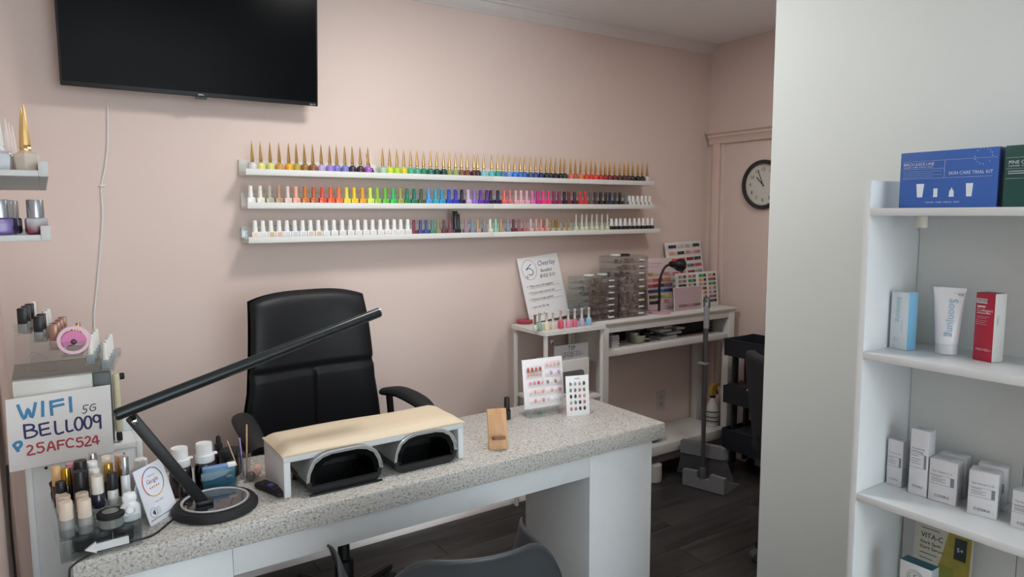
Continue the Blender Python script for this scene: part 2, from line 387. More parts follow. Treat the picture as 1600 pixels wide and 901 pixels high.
for i, (x, n, h) in enumerate(TOP):
    X = Yp(x, 265, Yb).x
    if n == 'deep violet':
        bottle((X, Yb+.018, ZL['top']+.0165), 'deep violet bottle with tilted gold spire cap, beside the gap on the top ledge', 'gold-spired bottles', 'dome', 'spire', gl(h), GOLD, sb=.8, tilt=-.28); continue
    bottle((X, Yb, ZL['top']+.0115), '%s nail polish with gold spire cap, %s from left on the top ledge' % (n, ordinal(i+1)), 'gold-spired bottles', 'dome', 'spire', gl(h), GOLD, sb=1.0)
MID = row([(180, 'white', 'f2f2ef'), (302, 'cream white', 'ece8d8'), (418, 'greige', 'b7b09c'), (537, 'tan', 'bb9474'), (652, 'pale blush', 'e6cdc4'), (757, 'peach', 'f0ae94'), (873, 'ochre orange', 'cf7a34'),
           (985, 'terracotta', 'c4683f'), (1095, 'coral red', 'e8523c'), (1202, 'orange red', 'f4603a'), (1305, 'neon orange', 'fb7a45')], 370, c_)
MID += row([(95, 'lemon', 'eadf4e'), (192, 'golden yellow', 'f0d020'), (297, 'amber', 'f4a62c'), (397, 'neon lime', 'd8ee5e'), (488, 'apple green', '9cc84e'), (588, 'leaf green', '74bf44'), (688, 'emerald green', '38c566'),
            (780, 'khaki green', 'a3a44e'), (868, 'forest green', '2a8a5c'), (958, 'deep sea green', '2a7d62'), (1048, 'moss', '54633f'), (1142, 'sky blue', '4fa4e6'), (1230, 'turquoise', '3fa9bb'), (1312, 'cyan', '2f9fc8')], 530, c_)
MID += row([(93, 'cobalt', '2b52c4'), (177, 'ultramarine', '3a3cb8'), (258, 'midnight blue', '20233f'), (340, 'pale lilac', 'd8b9dc'), (418, 'lavender purple', '9673cf'), (497, 'purple', '6b3ba6'), (578, 'dark purple', '54307f'),
            (625, 'deep indigo', '2e2352'), (718, 'navy purple', '24204a'), (800, 'coral pink', 'f7716c'), (875, 'dusty rose', 'cf8186'), (948, 'powder pink', 'e3b3ba'), (1015, 'baby pink', 'eab4c2'), (1087, 'shell pink', 'e9b3c4'),
            (1158, 'orchid pink', 'df79b4'), (1230, 'magenta', 'cf2f8e'), (1298, 'hot pink', 'f53d88'), (1365, 'neon pink', 'f23a80')], 690, c_)
MID += row([(42, 'berry', '8e2c5e'), (110, 'raspberry', '95335f'), (178, 'charcoal', '28242a'), (235, 'wine', '7d2a3c'), (308, 'dark plum', '481f40'), (380, 'scarlet', 'e23a3e'), (442, 'red', 'd3343a'), (510, 'taupe', '6d625e'),
            (572, 'dark brown', '4a3633'), (640, 'soft black', '2a2725'), (708, 'greenish black', '232925'), (760, 'dark navy', '22304f'), (825, 'dark grey', '37373c'), (888, 'black', '17171b'), (958, 'slate grey', '70767a')], 860, c_)
for i, (x, n, h) in enumerate(MID):
    X = Yp(x, 312, Yb).x; m = gl(h)
    tl = .10 if n == 'deep indigo' else 0
    bottle((X, Yb, ZL['mid']+.0115), '%s nail polish with matching cap, %s from left on the middle ledge' % (n, ordinal(i+1)), 'colour-capped bottles on the middle ledge', 'square', 'tall', m, m, sb=.98)
for j, x in enumerate((1008, 1055, 1113, 1168, 1217, 1268)):
    X = Yp(860 + x*c_, 312, Yb).x
    bottle((X, Yb, ZL['mid']+.0115), 'clear bottle with short white cap, %s of the six ending the middle ledge' % ordinal(j+1), 'white-capped bottles ending the middle ledge', 'narrow', 'short', mat('#b9bab6', .3), mat('#eceae6', .4), sb=.92, lab=M['paper'])
# lowest ledge
n_ = 0
def low(x, label, grp, bod, cap, mb, mc, sb=1, lab=None, dy=0):
    X = Yp(x, 360, Yb+dy).x
    return bottle((X, Yb+dy, ZL['low']+.0115), label, grp, bod, cap, mb, mc, sb=sb, lab=lab)
wh = mat('#f0f0ee', .35)
g = 'white-capped bottles on the lowest ledge'
lc = ['e8d6cc', 'dfe0e6', 'd9b98e', 'e2b9a6', 'd6dae4', 'cfd0d8', 'd9d5de', 'dccabd', 'd8bb98']
xs = [370 + v*c_ for v in (235, 335, 438, 542, 640, 742, 843, 943, 1043, 1140, 1243, 1348)] + [530 + v*c_ for v in (142, 238, 335, 428, 525, 615, 703, 787, 877)]
for j, x in enumerate(xs):
    low(x, 'white bottle with tapered white cap, %s white bottle from left on lowest ledge' % ordinal(j+1), g, 'square', 'taper', wh, wh, 1.0, mat('#' + lc[j], .5) if j < len(lc) else mat('#e0e0e0', .5))
t = tag(MB().box(-.016, .016, -.012, .012, 0, .05, .002).build('acrylic_block', M['acr']), 'small clear acrylic block at the left end of the lowest ledge', 'block')
t.location = (Yp(383, 368, Yb).x, Yb+.01, ZL['low']+.0115)
LOW = row([(955, 'burgundy', '84304f'), (1040, 'indigo', '4c4888'), (1113, 'denim blue', '3d578f'), (1190, 'muted teal', '4f8a7c'), (1265, 'khaki', '8f9068'), (1340, 'brownish maroon', '6f3e44')], 530, c_)
LOW += row([(107, 'rose maroon', '8c4a58'), (310, 'mauve', 'a5889c'), (390, 'blue grey', '7f93aa'), (463, 'beige', 'c3a48c'), (545, 'mid grey', '8e8a92'), (620, 'ivory', 'ece6d4'), (692, 'mint green', '8fcfae'), (758, 'light tan', 'bd9a72'),
            (850, 'pale steel', '8f98a8'), (920, 'dark wine', '6b2f44'), (987, 'rosewood', '9a6068'), (1058, 'dusty pink', 'b5757c'), (1140, 'pale pink', 'dfb6b4'), (1210, 'light rose', 'cfa29e'), (1273, 'pink', 'e39b98'), (1348, 'peach pink', 'e2a494')], 690, c_)
for j, (x, n, h) in enumerate(LOW):
    m = gl(h); low(x, '%s bottle with slim matching cap, %s of the coloured ones on lowest ledge' % (n, ordinal(j+1)), 'slim coloured bottles on the lowest ledge', 'narrow', 'thin', m, m, .98)
for x, s, dy, l in ((175, 1.18, 0, 'tallest black bottle standing mid row on the lowest ledge'), (207, 1.05, .022, 'tall black bottle just right of the tallest on the lowest ledge')):
    low(690 + x*c_, l, 'tall black bottles on the lowest ledge', 'narrow', 'big', gl('#20262c'), gl('#20262c'), s*.95, dy=dy)
glit = mat('#a88d63', .35, .6, var=.6, vs=900)
for j, x in enumerate((849, 863, 868.2, 872.4, 880.6, 888.4)):
    low(x, 'bottle with glittery gold cap, %s of the glitter bottles on the lowest ledge' % ordinal(j+1), 'glitter bottles on the lowest ledge', 'narrow', 'thin', mat('#cdbfa6', .3, .2, var=.5, vs=700), glit, .9, dy=.03 if j in (0, 2) else 0)
for j, x in enumerate((328, 402, 460, 530, 592, 658, 727)):
    low(860 + x*c_, 'pale green round bottle with long white cap, %s of seven on the lowest ledge' % ordinal(j+1), 'pale green round bottles', 'bulb', 'needle', gl('#cfd6b4'), mat('#ece6dc', .35), .93)
for j, x in enumerate((780, 840, 893, 953, 1012, 1072, 1130, 1183, 1240, 1297)):
    low(860 + x*c_, 'black bottle with white cap, %s of ten ending the lowest ledge' % ordinal(j+1), 'black-bodied bottles with white caps', 'round', 'taper', gl('#141417'), wh, .93)

# ------------------------------------------------------------------ ledges on the left wall
def left_ledge(px, py, Yn, Yf, label):
    p = Yp(px, py, Yn); xw = p.x
    t = thing('picture_ledge', label, 'shelf', (XL, Yn, p.z), group='grey ledges on the left wall')
    w = xw - XL; m = mat('#c9c9c7', .45)
    MB().box(w-.015, w, 0, Yf-Yn, 0, .027, .001).build('front_lip', m, t)
    MB().box(.012, w-.015, 0, Yf-Yn, 0, .011, .001).build('shelf_board', m, t)
    MB().box(0, .012, 0, Yf-Yn, 0, .066, .001).build('back_board', m, t)
    return p
pu = left_ledge(76, 276, 1.50, 2.30, 'upper ledge on the left wall, under gold-spired bottles')
plw = left_ledge(80, 376, 1.50, 2.30, 'lower ledge on the left wall, under silver-capped bottles')
zu, zl = pu.z+.0113, plw.z+.0113
hexm = MB().lathe([(.0175, 0), (.0205, .022), (.0190, .030), (.0085, .036)], 6).mesh('body', M['white'], 20)
def hexbottle(px, py, Y, z, s, hb, hc, label):
    X = Yp(px, py, Y).x
    t = thing('nail_polish', label, 'nail polish', (X, Y, z), .35, 'bottles on the left wall ledges')
    inst('body', hexm, gl(hb), t, sc=(s,)*3); inst('cap', CAP['spire'], hc, t, (0, 0, .036*s), sc=(s,)*3)
hexbottle(44, 268, 1.545, zu, 1.0, '#cdbfb0', GOLD, 'beige faceted bottle with tall gold spire, nearest on the upper left ledge')
hexbottle(40, 268, 1.60, zu, 1.0, '#b9a598', GOLD, 'taupe faceted bottle with gold spire, just behind the nearest one')
hexbottle(2, 268, 1.545, zu, .95, '#c9ccd2', mat('#e6e4e2', .3), 'pale grey bottle with white spire cap at the left picture edge')
for j in range(3):
    hexbottle(14 + 5*j, 268, 1.62 + .06*j, zu, .85, '#e3c9c4', mat('#ecdcd6', .3), 'pale pink bottle with blush spire, %s behind the pale grey bottle' % ordinal(j+1))
capm = MB().lathe([(.0135, 0), (.0135, .030), (.0125, .032)], 14).mesh('cap', M['white'])
sqb = MB().box(-.0165, .0165, -.0130, .0130, 0, .030, .004, 2).mesh('body', M['white'])
def omb():
    m = bpy.data.materials.new('m_ombre'); m.use_nodes = True; n = m.node_tree.nodes; L = m.node_tree.links; b = n['Principled BSDF']; b.inputs['Roughness'].default_value = .25
    tc = n.new('ShaderNodeTexCoord'); sp = n.new('ShaderNodeSeparateXYZ'); r = n.new('ShaderNodeValToRGB')
    mr = n.new('ShaderNodeMath'); mr.operation = 'MULTIPLY'; mr.inputs[1].default_value = 30
    L.new(tc.outputs['Object'], sp.inputs[0]); L.new(sp.outputs['Z'], mr.inputs[0]); L.new(mr.outputs[0], r.inputs[0])
    e = r.color_ramp.elements; e[0].position = .25; e[0].color = rgb('#6f1c38'); e[1].position = .8; e[1].color = rgb('#b4b2b8'); L.new(r.outputs[0], b.inputs['Base Color']); return m
for px, Y, h, l in ((58, 1.53, None, 'bottle fading from burgundy to silver with grey cap, on lower left ledge'), (3, 1.53, '#6a4f96', 'purple bottle with silver cap at the left picture edge'),
                    (12, 1.59, '#3a2f58', 'dark violet bottle with silver cap behind the purple one'), (19, 1.64, '#1d1c22', 'black bottle with silver cap, third in the lower left row')):
    X = Yp(px, 365, Y).x
    t = thing('nail_polish', l, 'nail polish', (X, Y, zl), .12, 'bottles on the left wall ledges')
    inst('body', sqb, gl(h) if h else omb(), t); inst('cap', capm, mat('#a9abb0', .25, .8), t, (0, 0, .0302))

# ------------------------------------------------------------------ wall clock on the door
c = Xp(1196, 288, XR-.012); rc = .142
t = thing('wall_clock', 'round dark-rimmed wall clock hung on the pink door', 'clock', (XR-.0125, c.y+.01, c.z), -PI/2)
CL = Matrix.Rotation(PI/2, 4, 'X')      # lathe axis z -> -y
MB().lathe([(rc-.022, 0), (rc, 0), (rc, .018), (rc-.008, .028), (rc-.020, .026), (rc-.022, .014), (rc-.022, 0)], 40, mtx=CL, cap=False).build('rim', mat('#2c2e2f', .45), t)
MB().lathe([(rc-.021, .002), (rc-.021, .008), (0, .008)], 40, mtx=CL).build('dial', mat('#d9d8cf', .6), t)
for k in range(12):
    a = 2*PI*k/12; s = str(k if k else 12); rr = rc*.62
    lettering(t, s, M['ink'], .020, rr*math.sin(a), rr*math.cos(a)-.010, -.0088, 'CENTER', name='numeral')
mk = MB()
for k in range(60):
    a = 2*PI*k/60; m4 = Matrix.Rotation(a, 4, 'Y'); mk.box(-.0008, .0008, -.0087, -.0082, rc*.80, rc*.83, mtx=m4)
mk.build('minute_marks', M['ink'], t)
for ln, wd, a in ((.062, .005, 5.5), (.090, .0035, 5.9)):
    MB().box(-wd/2, wd/2, -.0125, -.0115, -.012, ln, mtx=Matrix.Rotation(a, 4, 'Y')).build('hand', M['ink'], t)

# ------------------------------------------------------------------ desk
ZD = .76; Xd0, Xd1 = .0075, 1.847; Yd_f, Yd_b = 1.75, 2.24
t = thing('reception_desk', 'long white manicure desk with speckled grey stone-look top', 'desk', (Xd0, Yd_f, 0))
L_ = Xd1 - Xd0; dp = Yd_b - Yd_f
MB().box(0, L_, 0, dp, ZD-.058, ZD, .003).build('desktop', M['granite'], t)
xa, xb, xc = .015, .347-Xd0, 1.523-Xd0; xd = 1.822-Xd0
MB().box(xa, xb, .04, dp-.06, 0, ZD-.0585, .001).build('pedestal', M['lam'], t)
MB().box(xc, xd, .04, dp-.06, 0, ZD-.0585, .001).build('pedestal', M['lam'], t)
MB().box(xb+.0008, xc-.0008, .04, .058, .612, ZD-.0585, .001).build('apron', M['lam'], t)
MB().box(xb+.001, xc-.001, dp-.08, dp-.062, .60, ZD-.0585, .001).build('back_rail', M['lam'], t)
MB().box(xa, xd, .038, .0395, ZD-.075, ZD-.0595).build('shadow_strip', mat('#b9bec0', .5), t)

# padded hand rest bridging two curing lamps
xr0, xr1 = .497, 1.052; yr0, yr1 = 1.845, 2.045
zt = Yp(440, 716, yr0).z
t = thing('hand_rest', 'white bench-shaped hand rest with cream padded top on the desk', 'hand rest', (xr0, yr0, ZD+.0004))
w = xr1 - xr0; d = yr1 - yr0; hh = zt - ZD
MB().box(0, .018, 0, d, 0, hh-.016, .001).build('leg_panel', M['lam'], t)
MB().box(w-.018, w, 0, d, 0, hh-.016, .001).build('leg_panel', M['lam'], t)
MB().box(0, w, 0, d, hh-.016, hh, .001).build('top_board', M['lam'], t)
def cush(u, v):
    x = -.004 + u*(w+.008); y = -.004 + v*(d+.008)
    e = min(u*w, (1-u)*w)/.03; f = min(v*d, (1-v)*d)/.045
    z = .004 + .020*math.sqrt(max(0, min(1, e)))*math.sqrt(max(0, min(1, f)))**.8 + .0016*math.sin(u*9+v*5)
    return (x, y, hh + z)
cu = MB().grid(cush, 36, 16)
ed = [e for e in cu.bm.edges if e.is_boundary]
r = bmesh.ops.extrude_edge_only(cu.bm, edges=ed)
for v in [g_ for g_ in r['geom'] if isinstance(g_, bmesh.types.BMVert)]: v.co.z = hh+.0003
cu.build('cushion', M['cream'], t)

# the two lamps
gun = mat('#9fa2a4', .42, .25)
for (pl_, pr_, yf, label) in ((479, 597, 1.825, 'black and gunmetal nail curing lamp under the hand rest, left one'), (617, 714, 1.835, 'black and gunmetal nail curing lamp under the hand rest, right one')):
    x0 = Yp(pl_, 745, yf).x; x1 = Yp(pr_, 720, yf).x; w = x1 - x0; hh2 = .112; dd = .175
    t = thing('curing_lamp', label, 'nail lamp', (x0, yf, ZD+.0006), group='curing lamps')
    arch = [(0, .036), (.004, .062), (.018, .090), (.042, .106), (.07, hh2)] + [(w-.07, hh2), (w-.042, .106), (w-.018, .090), (w-.004, .062), (w, .036)]
    arch = [(q[0], q[1]) for q in arch]
    def sc_(k, p): return [((x - w/2)*k + w/2, z*k if z > .04 else z) for x, z in p]
    ins = [((x - w/2)*(w-.016)/w + w/2, (z-.036)*.90+.036) for x, z in arch]
    # outer shell as a thick arch
    sh = MB(); n = len(arch)
    for ya, yb2, k in ((.0, .085, 1.0), (.085, dd, .97)):
        sh.prism(sc_(k, arch) + sc_(k, ins)[::-1], ya + (.0003 if ya else 0), yb2, 'y')
    sh.build('shell', gun, t, 30)
    MB().tube([(x, -.0015, z) for x, z in smooth([(q[0], q[1], 0) for q in arch], 3) for _ in (0,)] if False else [(p.x, -.0012, p.y) for p in smooth([(q[0], q[1], 0) for q in arch], 4)], .0017, 6).build('chrome_edge', M['chrome'], t)
    lo = [(.0, .036), (.004, .018), (.016, .004), (.03, 0), (w-.03, 0), (w-.016, .004), (w-.004, .018), (w, .036), (w-.012, .036), (w-.015, .022), (.015, .022), (.012, .036)]
    MB().prism(lo, 0, dd-.004, 'y').build('base', M['black'], t, 30)
    # the recess: black inner frame and deep back wall
    fr = [(.008, .030)] + ins[1:-1] + [(w-.008, .030)]
    inn = [((x - w/2)*.86 + w/2, .034 + (z-.036)*.82) for x, z in fr]
    MB().prism(fr + inn[::-1], .001, .14, 'y').build('inner_lining', M['blackgloss'], t, 30)
    MB().prism([(x, z+.002) for x, z in fr[1:-1]] + [(w-.002, .0), (.002, .0)], .1405, .147, 'y').build('back_plate', M['black'], t)
    MB().box(.016, w-.016, .002, .138, .0222, .0245).build('floor_plate', M['blackgloss'], t)
    led = MB().lathe([(.0013, 0), (.0013, .001), (0, .0014)], 6).mesh('led', mat('#e8e6d8', .2))
    for a_i, (fx, fz) in enumerate(((.62, .80), (.70, .72), (.78, .78), (.72, .60), (.80, .64), (.76, .50), (.84, .54), (.82, .42), (.66, .66), (.88, .70))):
        inst('led', led, None, t, (fx*w, .1395, .03 + fz*.07), (PI/2, 0, 0))
    MB().box(w*.02, w*.98, -.012, -.0022, 0, .004, .001).build('slide_tray_edge', M['black'], t) if pl_ == 479 else None

# black desk lamp with long light bar
bc = Zp(337, 794, ZD); 
t = thing('desk_lamp', 'black desk lamp with round base and long straight light bar', 'desk lamp', (bc.x, bc.y, ZD+.0003))
MB().lathe([(.100, 0), (.105, .004), (.105, .012), (.098, .021), (.088, .022)], 48).build('base', M['blackrub'], t)
MB().lathe([(.086, .0222), (.086, .0235), (0, .0240)], 48).build('clear_disc', mat('#1a1c1f', .08, coat=.5), t)
MB().lathe([(.076, .0232), (.082, .0232), (.083, .0256), (.0775, .0260), (.076, .0232)], 48, cap=False).build('bright_ring', clear('#dfe5ea', .35, .1), t)
pv = Yp(209, 656, bc.y-.02) - Vector((bc.x, bc.y, ZD)); ab = Vector((-.028, -.012, .024))
dv = (pv - ab).normalized(); sd = Vector((0, 1, 0)); nn = dv.cross(sd).normalized()
mm = Matrix((nn, sd, dv)).transposed().to_4x4(); mm.translation = ab
MB().box(-.0135, .0135, -.008, .008, 0, (pv-ab).length+.012, .003, mtx=mm).build('arm', M['black'], t)
MB().box(-.020, .020, -.014, .014, .0235, .036, .003, mtx=Matrix.Translation((ab.x, ab.y, 0))).build('arm_foot', M['black'], t)
cy = Matrix.Translation(pv + Vector((0, -.013, 0))) @ Matrix.Rotation(PI/2, 4, 'X')
MB().lathe([(.0065, -.002), (.0065, .003), (.004, .0055), (0, .006)], 16, mtx=cy).build('pivot_screw', M['chrome'], t)
p0 = Yp(182, 648, bc.y-.045) - Vector((bc.x, bc.y, ZD)); p1 = Yp(592, 488, bc.y+.04) - Vector((bc.x, bc.y, ZD))
br = MB().tube([p0, p0.lerp(p1, .5), p1], .0145, 20).build('light_bar', mat('#23292b', .32, .3), t)
dd_ = (p1-p0).normalized()
MB().tube([p1 + dd_*.0003, p1 + dd_*.004], .0125, 16).build('end_cap', M['chrome'], br)
MB().tube([p0 - dd_*.004, p0 - dd_*.0003], .0125, 16).build('end_cap', M['black'], br)
MB().tube([pv + Vector((0, -.004, .008)), p0.lerp(p1, .035)], .007, 10).build('bar_joint', M['black'], t)
cp = [Zp(x, y, ZD+.0022) for x, y in ((300, 782), (286, 797), (262, 818), (238, 836), (200, 848), (160, 858), (128, 868))]
cp = [Vector((p.x, p.y, ZD+.0025)) for p in cp] + [Vector((.000, 1.735, ZD-.03)), Vector((-.006, 1.74, ZD-.20)), Vector((-.004, 1.76, .15))]
cp[-4] = Vector((.012, 1.742, ZD+.0030))
tag(MB().tube(smooth(cp, 6), .0024, 6).build('lamp_cable', M['black']), 'thin black cable running along the desk edge from the lamp', 'cable')

# phone-style remote
a = Zp(418, 768, ZD); t = thing('remote_control', 'small black remote control with purple buttons beside the lamp base', 'remote', (a.x+.012, a.y-.004, ZD+.0003), .30)
MB().box(-.020, .020, -.062, .062, 0, .016, .007, 3).build('body', M['blackrub'], t)
MB().prism(rrect(.017, .017, .004, 4, 0, .006), .0161, .0178, 'z').build('direction_pad', mat('#5b3fb0', .4), t)
for x, y in ((-.011, .030), (.011, .030), (-.011, -.012), (0, -.012), (.011, -.012), (-.011, -.026), (0, -.026), (.011, -.026)):
    MB().prism(rrect(.008, .005, .002, 3, x, y), .0161, .0174, 'z').build('button', mat('#2c2e33', .4) if y < 0 else mat('#4a4a52', .4), t)
lettering(t, 'Roku', mat('#8d8d98', .5), .004, -.006, 0, org=(-.006, .046, .0165), v=(0, 1, 0))

# pink lighter-like battery and things behind the lamp
a = Zp(397, 745, ZD); t = thing('power_bank', 'small pale pink cylinder-shaped power bank lying by the hand rest', 'power bank', (a.x, a.y, ZD+.0135), -.55)
cy = Matrix.Rotation(PI/2, 4, 'X')
MB().lathe([(0, -.040), (.011, -.040), (.013, -.037), (.013, .022), (.012, .022)], 18, mtx=cy).build('body', mat('#e0b5a9', .4), t)
MB().lathe([(.012, .0222), (.013, .0224), (.013, .036), (.011, .039), (0, .039)], 18, mtx=cy).build('dark_end', mat('#5f5552', .4), t)

def liquid(px, py, z0, hb, rb, hc, rcp, label):
    a = Zp(px, py, ZD)
    t = thing('dispenser_bottle', label, 'bottle', (a.x, a.y, z0), group='white-capped bottles behind the lamp')
    MB().lathe([(rb*.9, 0), (rb, .004), (rb, hb-.020), (rb*.96, hb-.014), (rb*.96, hb-.008), (rb*.75, hb)], 24).build('body', mat('#17161a', .12, coat=.5), t)
    MB().lathe([(rb*.86, hb+.0003), (rb*.9, hb+.002), (rb*.9, hb+.020), (rb*.74, hb+.022), (rb*.74, hb+.022+hc*.6), (rb*.70, hb+hc), (0, hb+hc)], 24).build('cap', mat('#e6e6e6', .4), t)
    MB().box(rb*.7, rb*1.15, -.006, .006, hb+.016, hb+.022, .002).build('spout_lid', mat('#dedede', .4), t)
    return t
liquid(322, 762, ZD+.0003, .078, .029, .050, 1, 'black bottle with white flip cap standing behind the blue card pack')
liquid(284, 772, ZD+.0003, .080, .029, .050, 1, 'black bottle with white flip cap just behind the lamp arm')
a = Zp(222, 790, ZD)
t = thing('dispenser_bottle', 'milky bottle with white cap behind the tilted review card', 'bottle', (a.x+.012, a.y+.10, ZD+.0003))
MB().lathe([(.022, 0), (.024, .003), (.024, .060), (.020, .068), (.014, .070)], 20).build('body', mat('#dcdad6', .35), t)
MB().lathe([(.017, .0703), (.0175, .072), (.0165, .094), (.014, .096), (0, .096)], 20).build('cap', mat('#ecebe8', .4), t)
# dropper bottle, black cup with sticks, gold bottle
a = Zp(347, 742, ZD); t = thing('dropper_bottle', 'black dropper bottle with rubber bulb behind the black cup', 'bottle', (a.x-.002, a.y+.02, ZD+.0003))
MB().lathe([(.016, 0), (.0175, .003), (.0175, .062), (.012, .070), (.009, .072)], 18).build('body', gl('#141416'), t)
MB().lathe([(.0115, .0723), (.0115, .090), (.006, .091), (.0075, .098), (.0065, .110), (.003, .115), (0, .1155)], 16).build('dropper', M['blackrub'], t)
a = Zp(362, 742, ZD); t = thing('pot', 'round black pot with domed lid behind the blue card pack', 'pot', (a.x, a.y+.005, ZD+.0003))
MB().lathe([(.024, 0), (.029, .004), (.031, .030), (.030, .052), (.027, .056)], 24).build('body', M['black'], t)
MB().lathe([(.031, .0563), (.032, .058), (.032, .070), (.028, .078), (0, .081)], 24).build('lid', M['blackrub'], t)
a = Zp(386, 740, ZD)
t = thing('clear_cup', 'narrow clear plastic cup holding wooden sticks beside the blue pack', 'cup', (a.x-.012, a.y-.03, ZD+.0003))
MB().lathe([(.0, .001), (.0145, .001), (.0165, .075), (.0175, .075), (.0155, 0), (0, 0)], 20).build('wall', M['acr'], t)
for j, (dx, dy, lean, hgt, col) in enumerate(((.005, .002, .04, .155, '#c9a078'), (-.004, -.003, -.06, .12, '#9c86c4'))):
    s = tag(MB().box(-.0022, .0022, -.0012, .0012, 0, hgt, .0008).build('cuticle_stick' if j == 0 else 'nail_file', mat('#' + col.strip('#'), .6)), ['upright wooden cuticle stick standing in the clear cup', 'lilac nail file standing in the clear cup'][j], 'stick' if j == 0 else 'nail file')
    s.location = (a.x-.012+dx, a.y-.03+dy, ZD+.003); s.rotation_euler = (0, lean, 0)
# acrylic card holder with blue pack
A = Zp(316, 773, ZD); B = Zp(372, 762, ZD); rz = math.atan2(B.y-A.y, B.x-A.x); w = (B-A).length
t = thing('card_holder', 'clear acrylic holder box in front of the black bottles', 'holder', (A.x, A.y, ZD+.0003), rz)
MB().box(0, w, 0, .0025, 0, .058).build('front_wall', M['acr'], t); MB().box(0, w, .050, .0525, 0, .058).build('rear_wall', M['acr'], t)
MB().box(0, .0025, .0026, .0499, 0, .058).build('side_wall', M['acr'], t); MB().box(w-.0025, w, .0026, .0499, 0, .058).build('side_wall', M['acr'], t)
MB().box(.0026, w-.0026, .0026, .0499, 0, .0025).build('floor_plate', M['acr'], t)
t = thing('tissue_pack', 'blue sea-patterned tissue pack standing in the clear acrylic holder', 'tissue pack', (A.x, A.y, ZD+.003), rz)
MB().box(.004, w-.004, .004, .020, 0, .068, .004, 2).build('pack', mat('#3f7590', .35, var=.35, vs=40), t)
MB().box(.004, w-.004, .0035, .0205, .060, .0695, .003).build('top_fold', mat('#6f8fc0', .35), t)
MB().box(w-.024, w-.002, .0028, .0212, .060, .0702, .002).build('white_sticker', M['paper'], t)
MB().lathe([(.009, 0), (.008, .002), (0, .003)], 12, sx=1, sy=.5, mtx=Matrix.Translation((w*.78, .0038, .036)) @ Matrix.Rotation(PI/2, 4, 'X')).build('printed_whale', mat('#8b8f96', .5), t)
for j, (x0, y0, x1, y1) in enumerate(((309, 713, 338, 728), (355, 688, 370, 727))):
    pa = Yp(x0, y0, A.y+.06); pb = Yp(x1, y1, A.y+.03)
    tag(MB().tube([pa, pb], .0016, 6).build('cuticle_stick', mat('#c9a98a', .6)), ['wooden cuticle stick lying across the black bottle by the lamp', 'slanting wooden cuticle stick leaning on the black pot'][j], 'stick')
a = Zp(284, 775, ZD); t = thing('nail_polish', 'bottle with gold cap half hidden behind the lamp arm', 'nail polish', (a.x-.001, a.y-.05, ZD+.0003))
inst('body', BOD['round'], gl('#2a2226'), t, sc=(.8, .8, 1.5)); inst('cap', CAP['short'], GOLD, t, (0, 0, .052), sc=(.9, .9, 1.0))

# tilted review card
A = Zp(232, 824, ZD); B = Zp(288, 788, ZD); rz = math.atan2(B.y-A.y, B.x-A.x); w = .104
t = thing('review_card', 'white tilted tabletop review card with coloured ring and stars', 'sign', (A.x, A.y, ZD+.0003), rz, rx=-.30)
t.location.x += .006
hc = .142
MB().prism(rrect(w, hc, .003, 3, w/2, hc/2), 0, .0022, 'y').build('card', mat('#e6e8f0', .35), t)
foot = MB().box(0, w, 0, .0022, 0, .11, .0005, mtx=Matrix.Translation((0, .0026, .11)) @ Matrix.Rotation(.62, 4, 'X') @ Matrix.Translation((0, 0, -.11))).build('rear_leg', mat('#d5d8de', .4), t)
cols = ['#4a6fb8', '#c0524e', '#d8a13c', '#4f9a62']
rcx, rcz, rr = w*.50, hc*.69, .036
for k in range(4):
    pts = [(rcx + rr*math.cos(a), -.0008, rcz + rr*math.sin(a)) for a in [PI/2*k + PI/4 + PI/2*i/10 for i in range(11)]]
    MB().tube(pts, .0011, 6).build('coloured_ring', mat(cols[k], .5), t)
for i, (ch, k) in enumerate(zip('Google', (0, 1, 2, 0, 3, 1))):
    lettering(t, ch, mat(cols[k], .5), .0105, rcx - .0225 + (.0, .0095, .0168, .0240, .0310, .0345)[i], rcz - .001)
lettering(t, 'Review us on', M['inkblue'], .0035, rcx, rcz+.0155, align='CENTER')
for k in range(5):
    pts = [(rcx + (k-2)*.0075 + (.0028 if i % 2 == 0 else .0012)*math.sin(2*PI*i/10), rcz - .0125 + (.0028 if i % 2 == 0 else .0012)*math.cos(2*PI*i/10)) for i in range(10)]
    MB().prism(pts, -.0009, -.0002, 'y').build('printed_star', mat('#b9803c', .5), t)
lettering(t, 'TAP or SCAN', M['darkgrey'], .0035, w*.5, hc*.33, align='CENTER')
MB().tube([(w*.22 + .012*math.cos(2*PI*i/20), -.0006, hc*.19 + .012*math.sin(2*PI*i/20)) for i in range(20)], .0004, 5, closed=True).build('tap_symbol', M['darkgrey'], t)
for k in range(4):
    r = .003 + .0024*k
    MB().tube([(w*.17 + r*math.cos(a), -.0008, hc*.19 + r*math.sin(a)) for a in [-.7 + 1.4*i/8 for i in range(9)]], .0007, 5).build('wave_mark', M['ink'], t)
MB().prism(rrect(.014, .019, .002, 3, w*.40, hc*.19), -.0006, -.0002, 'y').build('phone_symbol', mat('#d3d6de', .5), t)
for k, (x0, x1) in enumerate(((.06, .28), (.28, .52), (.52, .75), (.75, .94))):
    MB().box(w*x0, w*x1, -.0008, -.0002, .010, .0118).build('colour_bar', mat(cols[(1, 3, 0, 2)[k]], .5), t)

